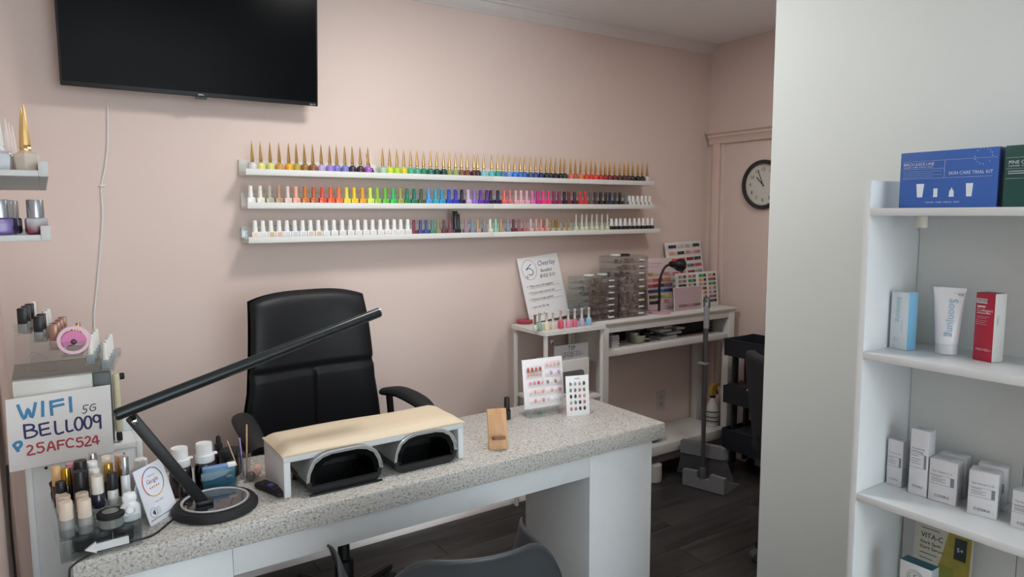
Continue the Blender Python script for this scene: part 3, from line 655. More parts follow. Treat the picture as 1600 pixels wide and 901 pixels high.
# wooden phone stand with a little black bottle behind it
A = Zp(765, 704, ZD); B = Zp(803, 705, ZD); w = .064
t = thing('phone_stand', 'oak wooden phone stand leaning back on the desk', 'phone stand', (A.x, A.y+.002, ZD+.001), math.atan2(B.y-A.y, B.x-A.x)*.55, rx=-.28)
hs = .132
MB().box(0, w, 0, .012, 0, hs, .002).build('back_board', M['oak'], t)
MB().box(.012, w-.012, -.026, -.0003, .032, .043, .002).build('peg', woody('#6d4a34', '#8a6247', (8, 8, 8)), t)
MB().prism([(.0123, .075), (.0123, .055), (.050, .0150), (.060, .0180)], w*.3, w*.7, 'x').build('rear_leg', M['oak'], t)
a = Zp(792, 655, ZD); t = thing('nail_polish', 'black-capped bottle peeking out behind the wooden phone stand', 'nail polish', (a.x, a.y, ZD+.0003))
inst('body', BOD['narrow'], gl('#1b1b1e'), t, sc=(.9, .9, 1.3)); inst('cap', CAP['big'], M['black'], t, (0, 0, .0405), sc=(.95, .95, .62))

# nail sample boards on the desk
nailm = MB().lathe([(.0, .0), (.0058, .0), (.0055, .0015), (.0035, .0028), (0, .0032)], 12, sy=1.45).mesh('sample_nail', M['white'])
A = Zp(822, 652, ZD); t = thing('sample_stand', 'clear acrylic easel with white board of pink and jewelled sample nails', 'display stand', (A.x, A.y, ZD+.0003), -.10)
B = Yp(882, 640, A.y-.01); w = .172; hb = .215
MB().box(0, w, -.024, .060, 0, .003).build('acrylic_foot', M['acr'], t)
bt = Matrix.Translation((0, .004, .028)) @ Matrix.Rotation(-.12, 4, 'X')
MB().box(0, w, .0032, .0062, -.02, .16, mtx=bt).build('acrylic_back', M['acr'], t)
MB().box(-.003, w+.002, 0, .0028, 0, hb-.028, .0005, mtx=bt).build('board', mat('#eeeaec', .45), t)
for sx in (.012, w-.036): MB().box(sx, sx+.006, -.018, .010, .0033, .027, .001).build('acrylic_hook', M['acr'], t)
rows = [(.12, .80, ['b5504a', 'b04a46', 'b9564c', 'a84840']), (.12, .70, ['e0a79a', 'd9a093', 'c9a58f', 'd1ac9a', 'c7b79d']), (.16, .52, ['d89aa8', 'c78a98', 'c94f70', 'e3b9c0']), (.16, .33, ['e9cfc6', 'e2a594', 'e7c7ba', 'dc9a90']),
        (.16, .15, ['e8dcd6', 'c9947f', 'e2c3b4', 'c78d78']), (.60, .86, ['e8b3a6', 'eab6ac', 'e6aca2', 'cfa69b']), (.60, .69, ['e6e0ee', 'b79bd0', 'e9e3ee', 'b59acb']), (.60, .51, ['8f7f82', 'e8dcd8', '92857f', 'e6dcd8']),
        (.60, .33, ['eddcd4', 'd99c8e', 'e9d6ce', 'd48f86']), (.60, .15, ['b7cbc9', 'e3e4e4', 'dfe3e4', 'c9d3d4'])]
for fx, fz, cs in rows:
    st = MB().box(w*fx-.010, w*fx+.062, -.0012, -.0001, (hb-.03)*fz-.014, (hb-.03)*fz+.014, .0004, mtx=bt).build('clear_strip', mat('#e6e0e3', .2), t)
    for k, h in enumerate(cs):
        p = bt @ Vector((w*fx + k*(.052/max(3, len(cs)-1)), -.0013, (hb-.03)*fz))
        inst('sample_nail', nailm, mat('#'+h, .2, coat=.4), t, p, (PI/2-.12, 0, 0), (.95, .95, 1))
A = Zp(886, 651, ZD); B = Zp(933, 653, ZD)
w = .094; t = thing('colour_card', 'small white card of twenty coloured sample nails on the desk', 'colour card', (A.x, A.y, ZD+.0003), math.atan2(B.y-A.y, B.x-A.x)*.35, rx=-.10)
hb = .152
MB().box(0, w, 0, .003, 0, hb, .0004).build('card', M['paper'], t)
cc = ['7f8f86', '9fa9b2', 'c58f92', '35242c', '5f8f8c', '9a5560', '8c8574', '87804f', '2b3538', '2a3032', 'b87478', 'c68a92', 'a6a4a6', '5f646c', '3a3f45', 'bc6f6c', 'b2727c', '98808a', '39262e', '332f35']
for k, h in enumerate(cc):
    inst('sample_nail', nailm, mat('#'+h, .2, coat=.4), t, (w*(.20 + .195*(k % 4)), -.0001, hb*(.80 - .155*(k//4))), (PI/2, 0, 0), (.92, .92, 1))
fineprint(t, mat('#b9b9bd', .5), w*.38, w*.62, [hb*.92], .003)
MB().prism([(.0032, .10), (.0032, .095), (.040, .0042), (.043, .0045)], w*.35, w*.65, 'x').build('rear_strut', M['paper'], t)

# ------------------------------------------------------------------ black office chair behind the desk
t = thing('office_chair', 'black leather high-back office chair behind the desk', 'office chair', (.845, 2.50, 0), .08)
bz0, bz1 = .50, 1.235
def back_pt(u, v, s):
    # u across, v up; s front (-1) or back (+1)
    z = bz0 + (bz1-bz0)*v
    hw = .280 - .055*v + (.012 if v < .5 else 0)*math.sin(v*2*PI)
    x = (u*2-1)
    cr = 1 - abs(x)**6
    top = 1 - .045*(abs(x)**4)*(1 if v > .5 else .0)
    th = .036*max(0, cr)**.5*(max(0, 1 - (2*v-1)**16))**.5
    y = .10 + .035*math.cos(v*PI*1.2) + .10*v - .02*(1-abs(x)**2)*0 + s*th - (0.03*abs(x)**2 if s < 0 else 0)
    if s < 0:
        if abs(v-.60) < .018: y += .010
        if abs(x) < .03 and v < .60: y += .009
    rz_ = z if v < .8 else z - (.030*(abs(x)**3))*((v-.8)/.2)
    return (x*hw, y, rz_)
bk = MB()
bk.grid(lambda u, v: back_pt(u, v, -1), 56, 56); bk.grid(lambda u, v: back_pt(u, v, 1), 56, 56)
bmesh.ops.remove_doubles(bk.bm, verts=bk.bm.verts, dist=.0006)
bk.build('backrest', M['leather'], t, 60)
MB().box(-.26, .26, -.34, .13, .42, .52, .04, 4).build('seat', M['leather'], t)
for s in (-1, 1):
    pts = smooth([(s*.325, -.21, .765), (s*.325, -.13, .795), (s*.31, .0, .812), (s*.285, .10, .80)], 6)
    MB().tube(pts, [.026 + .014*math.sin(PI*i/(len(pts)-1)) for i in range(len(pts))], 12, flat=.55).build('armrest', M['blackrub'], t)
    MB().tube(smooth([(s*.32, -.15, .775), (s*.32, -.15, .58), (s*.26, -.10, .46)], 5), .016, 10).build('arm_support', M['black'], t)
    MB().tube(smooth([(s*.29, .06, .795), (s*.30, .06, .58), (s*.255, .04, .46)], 5), .014, 10).build('arm_support', M['black'], t)
MB().lathe([(.035, .09), (.035, .25), (.022, .255), (.022, .42)], 16, c=(0, -.1, 0)).build('gas_post', M['black'], t)
for k in range(5):
    a = 2*PI*k/5 + .5; e = Vector((math.cos(a)*.30, -.1 + math.sin(a)*.30, .075))
    lg = MB().tube([(0, -.1, .115), e], [.028, .016], 8).build('base_leg', M['black'], t)
    MB().lathe([(0, -.022), (.022, -.022), (.025, -.018), (.025, .018), (.022, .022), (0, .022)], 16, mtx=Matrix.Translation((e.x, e.y, .026)) @ Matrix.Rotation(a, 4, 'Z') @ Matrix.Rotation(PI/2, 4, 'X')).build('caster', M['blackrub'], lg)

# ------------------------------------------------------------------ grey shell armchair at the front of the desk
t = thing('shell_armchair', 'dark grey moulded plastic armchair pulled up to the front of the desk', 'armchair', (.775, 1.42, 0), -.28)
def shell(u, v, off=0):
    a = (u - .5)*2                      # -1 left arm tip ... 0 back ... 1 right arm tip
    th = a*PI*.80
    q_ = max(0, min(1, (abs(a) - .16)/.36)); q_ = q_*q_*(3-2*q_)
    rim = .845 - .185*q_ - .02*max(0, abs(a)-.62)/.38
    rx, ry = .245, .27
    bx, by = math.sin(th)*rx, -math.cos(th)*ry
    if abs(a) > .55:
        k = (abs(a)-.55)/.45; by += k*.06; bx = bx*(1-k) + math.copysign(.262, a)*k
    # v: 0 rim -> 1 seat bottom centre
    k = v
    sh = 1 - k**2.6*.96
    sh2 = sh*(1 + .07*(1-k)**6)
    z = .445 + (rim - .445)*(1-k)**1.25
    if k < .08: z -= .012*(1-k/.08)**2
    return (bx*sh2, by*sh2 + .02*k, z)
sm = MB().grid(lambda u, v: shell(u, v), 60, 26)
so = sm.build('seat_shell', mat('#3d4043', .42), t, 60)
md = so.modifiers.new('thick', 'SOLIDIFY'); md.thickness = .007; md.offset = 0
for sx in (-1, 1):
    for sy in (-1, 1):
        MB().tube([(sx*.11, sy*.11+.02, .447), (sx*.235, sy*.225+.02, 0.001)], [.014, .010], 10).build('leg', M['oak'], t)

# ------------------------------------------------------------------ white cabinet with towel warmer in the left corner
Yc = 2.29
xl, xr = Yp(44, 800, Yc).x, Yp(222, 702, Yc+.02).x
zc = Yp(72, 712, Yc).z
t = thing('storage_cabinet', 'white storage cabinet in the left corner behind the desk', 'cabinet', (xl, Yc, 0))
w = xr - xl
MB().box(0, .016, .0, .34, 0, zc, .001).build('side_panel', M['lam'], t); MB().box(w-.016, w, 0, .34, 0, zc, .001).build('side_panel', M['lam'], t)
MB().box(.0162, w-.0162, .002, .018, .05, zc-.018, .001).build('front_panel', M['lam'], t)
MB().box(.0162, w-.0162, .0, .34, zc-.0175, zc, .001).build('top_panel', M['lam'], t)
MB().box(.0162, w-.0162, .322, .34, 0, zc-.018, .001).build('back_panel', M['lam'], t)
for px, py in ((72, 731), (193, 709)):
    p = Yp(px, py, Yc) - Vector((xl, Yc, 0)); MB().lathe([(.004, 0), (.004, .002), (0, .0022)], 12, mtx=Matrix.Translation((p.x, .002, p.z)) @ Matrix.Rotation(PI/2, 4, 'X')).build('screw_hole', M['ink'], t)
# raised white box behind the lamp
tag(MB().box(Yp(190, 680, Yc+.13).x, Yp(216, 680, Yc+.13).x, Yc+.13, Yc+.30, zc+.0005, Yp(214, 655, Yc+.13).z, .002).build('white_box', M['lam']), 'plain white box standing on the corner cabinet beside the towel warmer', 'box')
# towel warmer
wx0 = Yp(20, 640, Yc+.015).x; wx1 = Yp(178, 640, Yc+.015).x; wz1 = Yp(22, 596, Yc+.015).z
t = thing('towel_warmer', 'white towel warmer with grey top on the corner cabinet, behind the sign', 'towel warmer', (wx0, Yc+.015, zc+.0005))
w = wx1 - wx0; hw = wz1 - zc
MB().box(0, w, .022, .260, 0, hw, .008, 3).build('housing', mat('#c9c8c3', .45), t)
MB().box(.003, w-.003, .024, .258, hw+.0001, hw+.0012).build('top_cover', mat('#8d857e', .5), t)
MB().box(.002, w*.80, 0, .0215, .004, hw-.002, .004).build('door', mat('#d5d5d0', .4), t)
MB().box(w*.802, w-.001, .002, .0215, .004, hw-.002, .004).build('control_panel', mat('#56605f', .45), t)
hd = MB().box(w+.001, w+.020, -.006, .020, .03, hw-.012, .008, 3).build('door_handle', mat('#c8c3a4', .45), t)
MB().box(w+.003, w+.018, -.004, .018, .004, .029, .004).build('handle_foot', M['blackrub'], hd)
MB().lathe([(.010, 0), (.010, .010), (.008, .012), (0, .012)], 14, mtx=Matrix.Translation((w+.021, .012, hw-.022)) @ Matrix.Rotation(PI/2, 4, 'Y')).build('hinge_knob', M['blackrub'], hd)
# handwritten wifi sign
Ys = Yc - .010
a = Yp(15, 738, Ys); t = thing('wifi_sign', 'white board sign with handwritten blue, navy and red letters', 'sign', (a.x, Ys, a.z), 0)
tl, tr = Yp(8, 625, Ys) - a, Yp(172, 601, Ys) - a; bl, br_ = Vector((0, 0, 0)), Yp(178, 706, Ys) - a
MB().prism([(tl.x, tl.z), (tr.x, tr.z), (br_.x, br_.z), (bl.x, bl.z)], 0, .004, 'y').build('board', mat('#e2e1e0', .45), t)
def ell(cx, cy, rx, ry, n=18): return [(cx + rx*math.sin(2*PI*i/n), cy - ry*math.cos(2*PI*i/n)) for i in range(n+1)]
STR = [('#3f86b4', .0038, [[(165, 250), (228, 385), (262, 290), (300, 372), (335, 228)], [(400, 215), (402, 365)], [(475, 212), (488, 355)], [(470, 228), (600, 200)], [(484, 272), (605, 245)], [(658, 175), (668, 325)],
        [(130, 632), (178, 692)], [(125, 640), (150, 610), (190, 600), (200, 625), (180, 655), (152, 660)]]),
       ('#2b2b30', .0013, [[(832, 254), (790, 260), (784, 295), (806, 290), (813, 310), (795, 332), (770, 328)], [(900, 245), (865, 250), (845, 280), (855, 307), (890, 302), (895, 275), (868, 278)]]),
       ('#2c2b63', .0028, [[(225, 438), (238, 565)], [(215, 445), (300, 440), (318, 465), (290, 488), (238, 500)], [(285, 490), (340, 500), (345, 525), (310, 552), (232, 568)], [(368, 432), (385, 542)], [(368, 438), (462, 418)],
        [(378, 490), (465, 470)], [(385, 542), (482, 520)], [(515, 403), (530, 520), (602, 506)], [(622, 392), (632, 498), (690, 488)], ell(738, 430, 36, 60), ell(825, 417, 33, 58), ell(906, 382, 30, 33), [(938, 345), (945, 478)]]),
       ('#b0414e', .0024, [[(250, 652), (275, 635), (302, 645), (298, 672), (258, 722), (336, 710)], [(414, 605), (352, 618), (358, 650), (395, 645), (412, 670), (390, 698), (345, 698)], [(445, 690), (478, 595), (520, 682)], [(455, 655), (510, 648)],
        [(540, 590), (548, 674)], [(538, 592), (610, 584)], [(545, 632), (602, 622)], [(692, 577), (650, 570), (622, 605), (640, 647), (696, 640)], [(777, 560), (725, 568), (728, 598), (765, 595), (778, 620), (755, 645), (714, 640)],
        [(795, 570), (820, 550), (846, 565), (835, 595), (798, 637), (862, 628)], [(902, 538), (868, 600), (936, 590)], [(908, 540), (916, 624)]])]
for col, wd, strokes in STR:
    for st in strokes:
        pts = []
        for x, y in st:
            p = Yp(x*.1665, 590 + y*.1665, Ys) - a; pts.append((p.x, -.0005, p.z))
        if len(pts) > 2 and len(pts) < 12:
            pts = [p for p in smooth(pts, 4)]
        b = MB().tube(pts, wd, 8)
        for v in b.bm.verts: v.co.y = -.0005 + (v.co.y + .0005)*.15
        b.build('marker_stroke', mat(col, .6), t)

# stepped acrylic polish rack on the warmer, its side towards the room
zr = wz1 + .0022
yr = Yc + .035
x0 = Yp(19, 560, yr).x; x1 = Yp(180, 580, yr).x
t = thing('polish_rack', 'clear acrylic stepped polish rack on top of the towel warmer', 'polish rack', (x0, yr, zr), -.15)
RM = Matrix.Translation((x0, yr, 0)) @ Matrix.Rotation(-.15, 4, 'Z') @ Matrix.Translation((-x0, -yr, 0))
w = x1 - x0
def L_pt(px, py): p = Yp(px, py, yr); return (p.x - x0, p.z - zr)
prof = [L_pt(21, 505), L_pt(50, 508), L_pt(47, 520), L_pt(75, 524), L_pt(73, 533), L_pt(96, 540), L_pt(94, 548), L_pt(128, 546), L_pt(128, 552), L_pt(152, 553), L_pt(152, 562), L_pt(180, 560)]
poly = [(0, 0.0)] + [(max(0, x), z) for x, z in prof] + [(w, 0.0)]
MB().prism(poly, 0, .0025, 'y').build('side_panel', M['acr'], t); MB().prism(poly, .226, .2285, 'y').build('side_panel', M['acr'], t)
cut = [L_pt(42, 560), L_pt(50, 549), L_pt(70, 556), L_pt(93, 570), L_pt(90, 577), L_pt(45, 580)]
MB().tube([(x, -.0008, z) for x, z in cut], .0012, 6, closed=True).build('cutout_rim', M['acr'], t)
steps = [(22, 48, 522), (47, 74, 534), (75, 95, 546), (96, 128, 556), (132, 152, 568), (154, 178, 578)]
rg = 'bottles in the acrylic rack on the warmer'
scap = {'k': mat('#16171c', .35), 'r': mat('#a8806f', .3, .5), 'g': GOLD, 'w': mat('#e9e8e4', .4)}
sb_ = {'k': clear('#b9babb', .5), 'r': gl('#b59a8c'), 'g': gl('#d8c9a0'), 'w': clear('#c9d3d8', .45)}
for j, (pa, pb, py) in enumerate(steps):
    xa, z = L_pt(pa, py); xb, _ = L_pt(pb, py); xa = max(xa, .003); z = max(z, .004)
    MB().box(xa, xb, .0026, .2255, z-.0025, z).build('step_tray', M['acr'], t)
    MB().box(xb-.002, xb, .0026, .2255, z+.0001, z+.014).build('step_lip', M['acr'], t)
    kind = 'kkrgww'[j]; bcap = ['black square cap', 'black square cap', 'rose metallic cap', 'gold cap', 'white cap', 'white cap'][j]
    for k in range(4):
        X = x0 + (xa + xb - .002)/2; Y = yr + .022 + k*.055
        lab = 'bottle with %s, %s back on the %s step of the acrylic rack' % (bcap, ordinal(k+1), ordinal(j+1))
        kk = kind if not (j == 0 and k == 3 or j == 1 and k >= 2) else 'w'
        if kk != kind: lab = lab.replace(bcap, 'white cap')
        tt = thing('nail_polish', lab, 'nail polish', RM @ Vector((X, Y, zr + z + .0004)), -.15, rg)
        if j < 3 and kk != 'w':
            inst('body', BOD['narrow'], sb_[kind], tt, sc=(.85, .95, .8)); inst('cap', MB().box(-.0100, .0100, -.0100, .0100, 0, .043, .0015).mesh('cap', M['white']), scap[kind], tt, (0, 0, .0252))
        else:
            inst('body', BOD['narrow'], sb_[kk], tt, sc=(.8, .8, .85)); inst('cap', CAP['taper'], scap[kk], tt, (0, 0, .0266), sc=(.85, .85, .95 if j < 4 else 1.1))
# pink ring light clipped at the front of the rack
c = Yp(115, 531, yr-.030)
t = thing('ring_light', 'round pink clip-on ring light in front of the acrylic rack', 'ring light', (c.x, yr-.030, c.z))
MB().lathe([(.031, -.004), (.0395, -.004), (.0415, 0), (.0395, .004), (.031, .004), (.031, -.004)], 40, mtx=CL, cap=False).build('ring', mat('#e0b4c4', .25), t)
n = 24
MB().prism([(.0308*math.cos(PI*i/n), .0308*math.sin(PI*i/n) - .004) for i in range(n+1)], -.005, .003, 'y').build('clip_plate', mat('#d46aa4', .3), t)
MB().prism([(-.029, -.0045), (.029, -.0045), (.024, -.014), (.010, -.012), (-.010, -.012), (-.024, -.014)], -.004, .003, 'y').build('clip_jaw', mat('#c060a0', .3), t)
MB().lathe([(.006, 0), (.0075, .002), (.005, .006), (0, .007)], 16, mtx=Matrix.Translation((0, -.0051, -.004)) @ CL).build('button', mat('#4a3a40', .35, .5), t)
MB().prism([(.019*math.cos(PI + PI*i/n), .012*math.sin(PI + PI*i/n) - .016) for i in range(n+1)], -.002, .002, 'y').build('mirror_slot', mat('#5a3445', .2), t)
# black cord down the left corner
pts = [Vector((XL+.02, 2.25, z)) + Vector((.004*math.sin(z*7), .006*math.cos(z*5), 0)) for z in [.86 - .05*i for i in range(17)]]
tag(MB().tube(pts, .0035, 6).build('appliance_cord', M['black']), 'black cord dropping down the left corner beside the cabinet', 'cord')

# ------------------------------------------------------------------ acrylic organizer on the desk, full of bottles
A = Zp(84, 872, ZD); B = Zp(215, 826, ZD)
oz = ZD + .0005; ox, oy = A.x + .006, Yd_f + .012
ox = max(ox, Xd0 - .02)
ow = Zp(217, 826, ZD).x - ox; od = .20
t = thing('makeup_organizer', 'clear acrylic organizer with drawer, crowded with bottles at the desk end', 'organizer', (ox, oy, oz), .06)
OM = Matrix.Translation((ox, oy, oz)) @ Matrix.Rotation(.06, 4, 'Z')
MB().box(0, ow, 0, od, 0, .0025).build('floor_plate', M['acr'], t)
MB().box(0, .0025, 0.0026, od, .0026, .095).build('side_wall', M['acr'], t); MB().box(ow-.0025, ow, .0026, od, .0026, .095).build('side_wall', M['acr'], t)
MB().box(.0026, ow-.0026, od-.0025, od, .0026, .115).build('rear_wall', M['acr'], t)
dw = MB().box(.003, ow-.003, 0, .0025, .003, .046).build('drawer_front', M['acr'], t)
MB().prism([(ow*.28, .020), (ow*.42, .034), (ow*.42, .028), (ow*.82, .028), (ow*.82, .012), (ow*.42, .012), (ow*.42, .008)], -.006, -.0002, 'y').build('drawer_pull', clear('#f2f4f5', .30, .1), dw)
MB().box(.0026, ow-.0026, .0026, od-.0026, .048, .0505).build('tray', M['acr'], t)
MB().box(.0026, ow-.0026, .0, .0025, .0507, .074).build('tray_front', M['acr'], t)
for fx in (.22, .43): MB().box(ow*fx, ow*fx+.002, .0027, od*.40, .0507, .085).build('divider', M['acr'], t)
MB().box(.003, ow-.003, od*.405+.002, od-.003, .0507, .0765).build('raised_tray', M['acr'], t)
for fy in (.40,): MB().box(.003, ow-.003, od*fy, od*fy+.002, .0507, .092).build('divider', M['acr'], t)
og = 'bottles in the desk organizer'
OB = [  # fx, fy, level, body colour, cap colour, body height, cap height, radius, description
    (.11, .12, 0, 'clear', '#d8c8b8', .040, .040, .0160, 'bottle of black polish with wide beige cap, front left of organizer', '#17171c'),
    (.325, .12, 0, 'clear', '#d8c8b8', .036, .040, .0160, 'nearly empty bottle with wide beige cap, front of organizer', '#6b6258'),
    (.11, .30, 0, 'clear', '#d3c2b2', .040, .042, .0155, 'beige-capped bottle right behind the front left one', '#2a2a2e'),
    (.325, .30, 0, 'clear', '#d3c2b2', .038, .042, .0155, 'beige-capped bottle behind the nearly empty one', '#8a7f74'),
    (.10, .52, 1, '#e6e4e0', '#141418', .050, .026, .0125, 'white bottle with black cap beside gold caps in organizer', None),
    (.08, .80, 1, '#3a2a20', '#d8b07c', .050, .046, .0115, 'bottle with matte gold cap at the organizer\'s left edge', None),
    (.20, .76, 1, '#2a2022', '#c79a3e', .050, .040, .0115, 'bottle with shiny gold cap next to the matte gold one', None),
    (.27, .90, 1, '#c77f97', '#d08ea6', .055, .036, .0130, 'pink bottle with pink cap at the back of organizer', None),
    (.34, .52, 1, '#101014', '#141417', .046, .046, .0165, 'large black bottle with black cap in the organizer middle', None),
    (.38, .78, 1, '#101014', '#17181b', .050, .050, .0165, 'tall black bottle behind the large black one', None),
    (.54, .46, 0, '#25283a', '#e6e1d4', .034, .042, .0150, 'navy bottle with ivory cap in the organizer middle', None),
    (.53, .62, 1, '#d8d8d6', '#e4e1da', .044, .040, .0130, 'white bottle with ivory cap behind the navy one', None),
    (.53, .80, 1, '#ddddda', '#eeeeec', .048, .044, .0135, 'white bottle with white cap at organizer centre back', None),
    (.73, .46, 1, '#dcdcd8', '#1c1c20', .036, .040, .0130, 'white square bottle with black cap in the organizer', None),
    (.72, .66, 1, '#2b2428', '#c9a04c', .046, .042, .0115, 'dark bottle with gold cap behind the black-capped white one', None),
    (.72, .84, 1, '#c9b58a', '#e6dcc8', .052, .044, .0125, 'pale gold bottle with cream cap at organizer back', None),
    (.90, .68, 1, '#2a2628', '#caa24a', .050, .044, .0115, 'dark bottle with gold cap at organizer right back', None),
    (.90, .84, 1, '#d9a9a8', '#d9b0a8', .052, .042, .0130, 'pink-capped bottle at the organizer\'s rear right', None),
    (.56, .93, 1, '#b9bcc0', '#c5c8ca', .062, .042, .0105, 'silver-capped bottle at the very back of organizer', None),
    (.90, .45, 0, '#dfe2e6', '#c9ccd0', .066, .044, .0110, 'bottle with chrome cap rising behind the white figurine', None)]
for fx, fy, lv, bc_, cc_, hb_, hc_, r_, d_, liq in OB:
    p = OM @ Vector((ow*fx, od*fy, .0510 + (.026 if fy > .4 else 0)))
    tt = thing('nail_polish', d_, 'nail polish', p, 0, og)
    r_ *= .92
    bm_ = clear('#dcdcda', .6) if bc_ == 'clear' else gl(bc_)
    MB().lathe([(r_*.92, 0), (r_, .002), (r_, hb_-.004), (r_*.8, hb_)], 18).build('body', bm_, tt)
    if liq: MB().lathe([(r_*.85, .002), (r_*.9, .003), (r_*.9, hb_*.7), (0, hb_*.7)], 16).build('polish', gl(liq), tt)
    mcap = mat(cc_, .22, .9) if cc_ in ('#c79a3e', '#c9a04c', '#caa24a', '#c5c8ca', '#c9ccd0') else mat(cc_, .4)
    MB().lathe([(r_*.94, hb_+.0003), (r_*.96, hb_+.002), (r_*.92, hb_+hc_-.002), (r_*.86, hb_+hc_), (0, hb_+hc_)], 18).build('cap', mcap, tt)
p = OM @ Vector((ow*.64, od*.14, .0508)); tt = thing('gel_jar', 'round clear jar with black lid at the organizer front', 'jar', p)
MB().lathe([(.024, 0), (.026, .002), (.026, .020), (.024, .0215)], 24).build('body', clear('#c9c9c6', .5), tt)
jl = MB().lathe([(.0275, .0218), (.029, .023), (.029, .032), (.027, .034), (0, .034)], 24).build('lid', M['blackrub'], tt)
MB().lathe([(.017, .0342), (.017, .0347), (0, .0347)], 24).build('silver_sticker', mat('#9a9a98', .35, .5), jl)
p = OM @ Vector((ow*.885, od*.16, .0508)); tt = thing('white_figurine', 'small glossy white figurine-like bottle at the organizer front right', 'figurine', p)
MB().lathe([(.016, 0), (.0205, .003), (.0215, .018), (.0195, .034), (.013, .044), (.0145, .050), (.0150, .058), (.011, .066), (0, .069)], 24, sx=1.05, sy=.7).build('body', mat('#eceef0', .25), tt)
MB().lathe([(.009, -.003), (.0115, 0), (.009, .003), (.009, -.003)], 20, cap=False, mtx=Matrix.Translation((0, -.0150, .030)) @ CL).build('ring_detail', mat('#d7dbe2', .25), tt)
MB().box(-.012, .012, -.018, -.012, .006, .013, .003).build('foot_detail', mat('#e0e2e4', .3), tt)
p = OM @ Vector((ow*.10, od*.955, .0508)); tt = thing('black_puff', 'crumpled black cloth bundle at the organizer\'s rear left corner', 'cloth', p)
bm_ = MB(); bmesh.ops.create_icosphere(bm_.bm, subdivisions=3, radius=1)
for v in bm_.bm.verts:
    q = v.co.copy(); k = 1 + .22*math.sin(7*q.x+3*q.z) + .18*math.sin(9*q.y+5*q.z) + .1*math.sin(15*q.z)
    v.co = Vector((q.x*.0155*k, q.y*.010*k, .050 + q.z*.046))
bm_.build('cloth', mat('#1d1f26', .6, var=.4, vs=120), tt)
for k, (fx, fy, l) in enumerate(((.30, .45, 'left'), (.52, .40, 'middle'), (.80, .42, 'right'))):
    p = OM @ Vector((ow*fx, od*fy*.6, .0032)); tt = thing('gel_pot', 'black gel pot inside the organizer drawer, %s one' % l, 'pot', p, group='gel pots in the drawer')
    MB().lathe([(.020, 0), (.0215, .002), (.0215, .022), (.020, .0235)], 20).build('body', M['black'], tt)
    MB().lathe([(.022, .0238), (.0225, .025), (.0225, .034), (.021, .036), (0, .036)], 20).build('lid', mat('#3a3a3c', .4), tt)
# a white file card standing at the back right of the organizer
p = OM @ Vector((ow*1.04, od*.80, 0))
tag(MB().prism([(-.010, 0), (.034, 0), (.036, .135), (.030, .140), (-.010, .108)], 0, .0015, 'y').build('plastic_card', mat('#dcdcda', .35)), 'white pointed plastic card standing behind the organizer', 'card').location = (p.x, p.y+.03, oz)

# ------------------------------------------------------------------ white console table against the back wall
zk = H - .56; Yk = 2.69
ka, kb = Zp(936.5, 504, zk), Zp(1156, 479.7, zk)
kx0, kx1 = ka.x, kb.x
t = thing('console_table', 'white console table with open shelf against the pink wall', 'console table', (kx0, Yk, 0))
w = kx1 - kx0; d = D - Yk - .006; wk = mat('#d9d7d2', .45)
MB().box(0, w, 0, d, zk-.014, zk, .003).build('tabletop', wk, t); MB().box(.008, w-.008, .008, d, zk-.026, zk-.0142, .002).build('top_moulding', wk, t)
MB().box(.02, w-.02, .014, .034, zk-.060, zk-.0262, .001).build('top_rail', wk, t)
for x in (.012, w-.062):
    for y in (.012, d-.052):
        MB().box(x, x+.050, y, y+.046, 0, zk-.0262, .002).build('leg', wk, t)
for x in (.024, w-.044): MB().box(x, x+.018, .0585, d-.0525, .74, zk-.0263, .001).build('end_panel', wk, t)
zm = H - .715; MB().box(.0625, w-.0625, .016, d-.004, zm-.032, zm, .002).build('middle_shelf', wk, t)
MB().box(.0625, w-.0625, d-.012, d-.003, zm+.0005, zk-.0265).build('back_panel', mat('#b9b6b2', .5), t)
zb = H - 1.30; MB().box(.0625, w-.0625, .012, d-.004, zb-.055, zb, .002).build('bottom_shelf', wk, t)

# acrylic drawer towers
bits = [mat('#a3948c', .3, .1, var=.5, vs=260), mat('#b3a083', .3, .1, var=.5, vs=300), mat('#77706f', .3, .1, var=.6, vs=240), mat('#cbbfc2', .3, .1, var=.4, vs=320)]
def tower(px0, px1, pyt, Y0, n, label, dd, split):
    x0 = Yp(px0, 480, Y0).x; x1 = Yp(px1, 480, Y0).x; zt = Yp((px0+px1)/2, pyt, Y0).z
    t = thing('drawer_tower', label, 'acrylic drawers', (x0, Y0, zk+.0005), group='clear drawer towers'); w = x1 - x0; hh = zt - zk
    MB().box(0, .003, 0, dd, 0, hh).build('side_wall', M['acr'], t); MB().box(w-.003, w, 0, dd, 0, hh).build('side_wall', M['acr'], t)
    MB().box(.0031, w-.0031, dd-.003, dd, 0, hh).build('rear_wall', M['acr'], t); MB().box(0, w, 0, dd, hh+.0002, hh+.003).build('top_plate', M['acr'], t)
    dh = hh/n
    for k in range(n):
        z = k*dh
        dr_ = MB().box(.0035, w-.0035, 0, .0025, z+.002, z+dh-.002).build('drawer', clear('#efeeee', .90, .08), t)
        MB().box(w*.66, w*.84, -.006, -.0002, z+dh*.40, z+dh*.62, .001).build('pull', clear('#f4f4f4', .25, .1), dr_)
        b = MB(); rnd = random.Random(k*7 + int(px0))
        for q in range(13):
            cx = .010 + rnd.random()*(w-.026); cyy = .006 + rnd.random()*(dd-.03); sz = .005 + rnd.random()*.009; b.mi = rnd.randrange(4)
            b.box(cx, cx+sz*1.4, cyy, cyy+sz, z+.0035, z+.0035 + dh*(.15 + .5*rnd.random()), 0, mtx=None)
        o = b.build('trinkets', bits, dr_); o['kind'] = 'stuff'
        MB().box(.0035, w-.0035, .003, dd-.0035, z+.0008, z+.0030).build('drawer_floor', clear('#e9e7e7', .88), dr_)
    return t, x0, w, hh
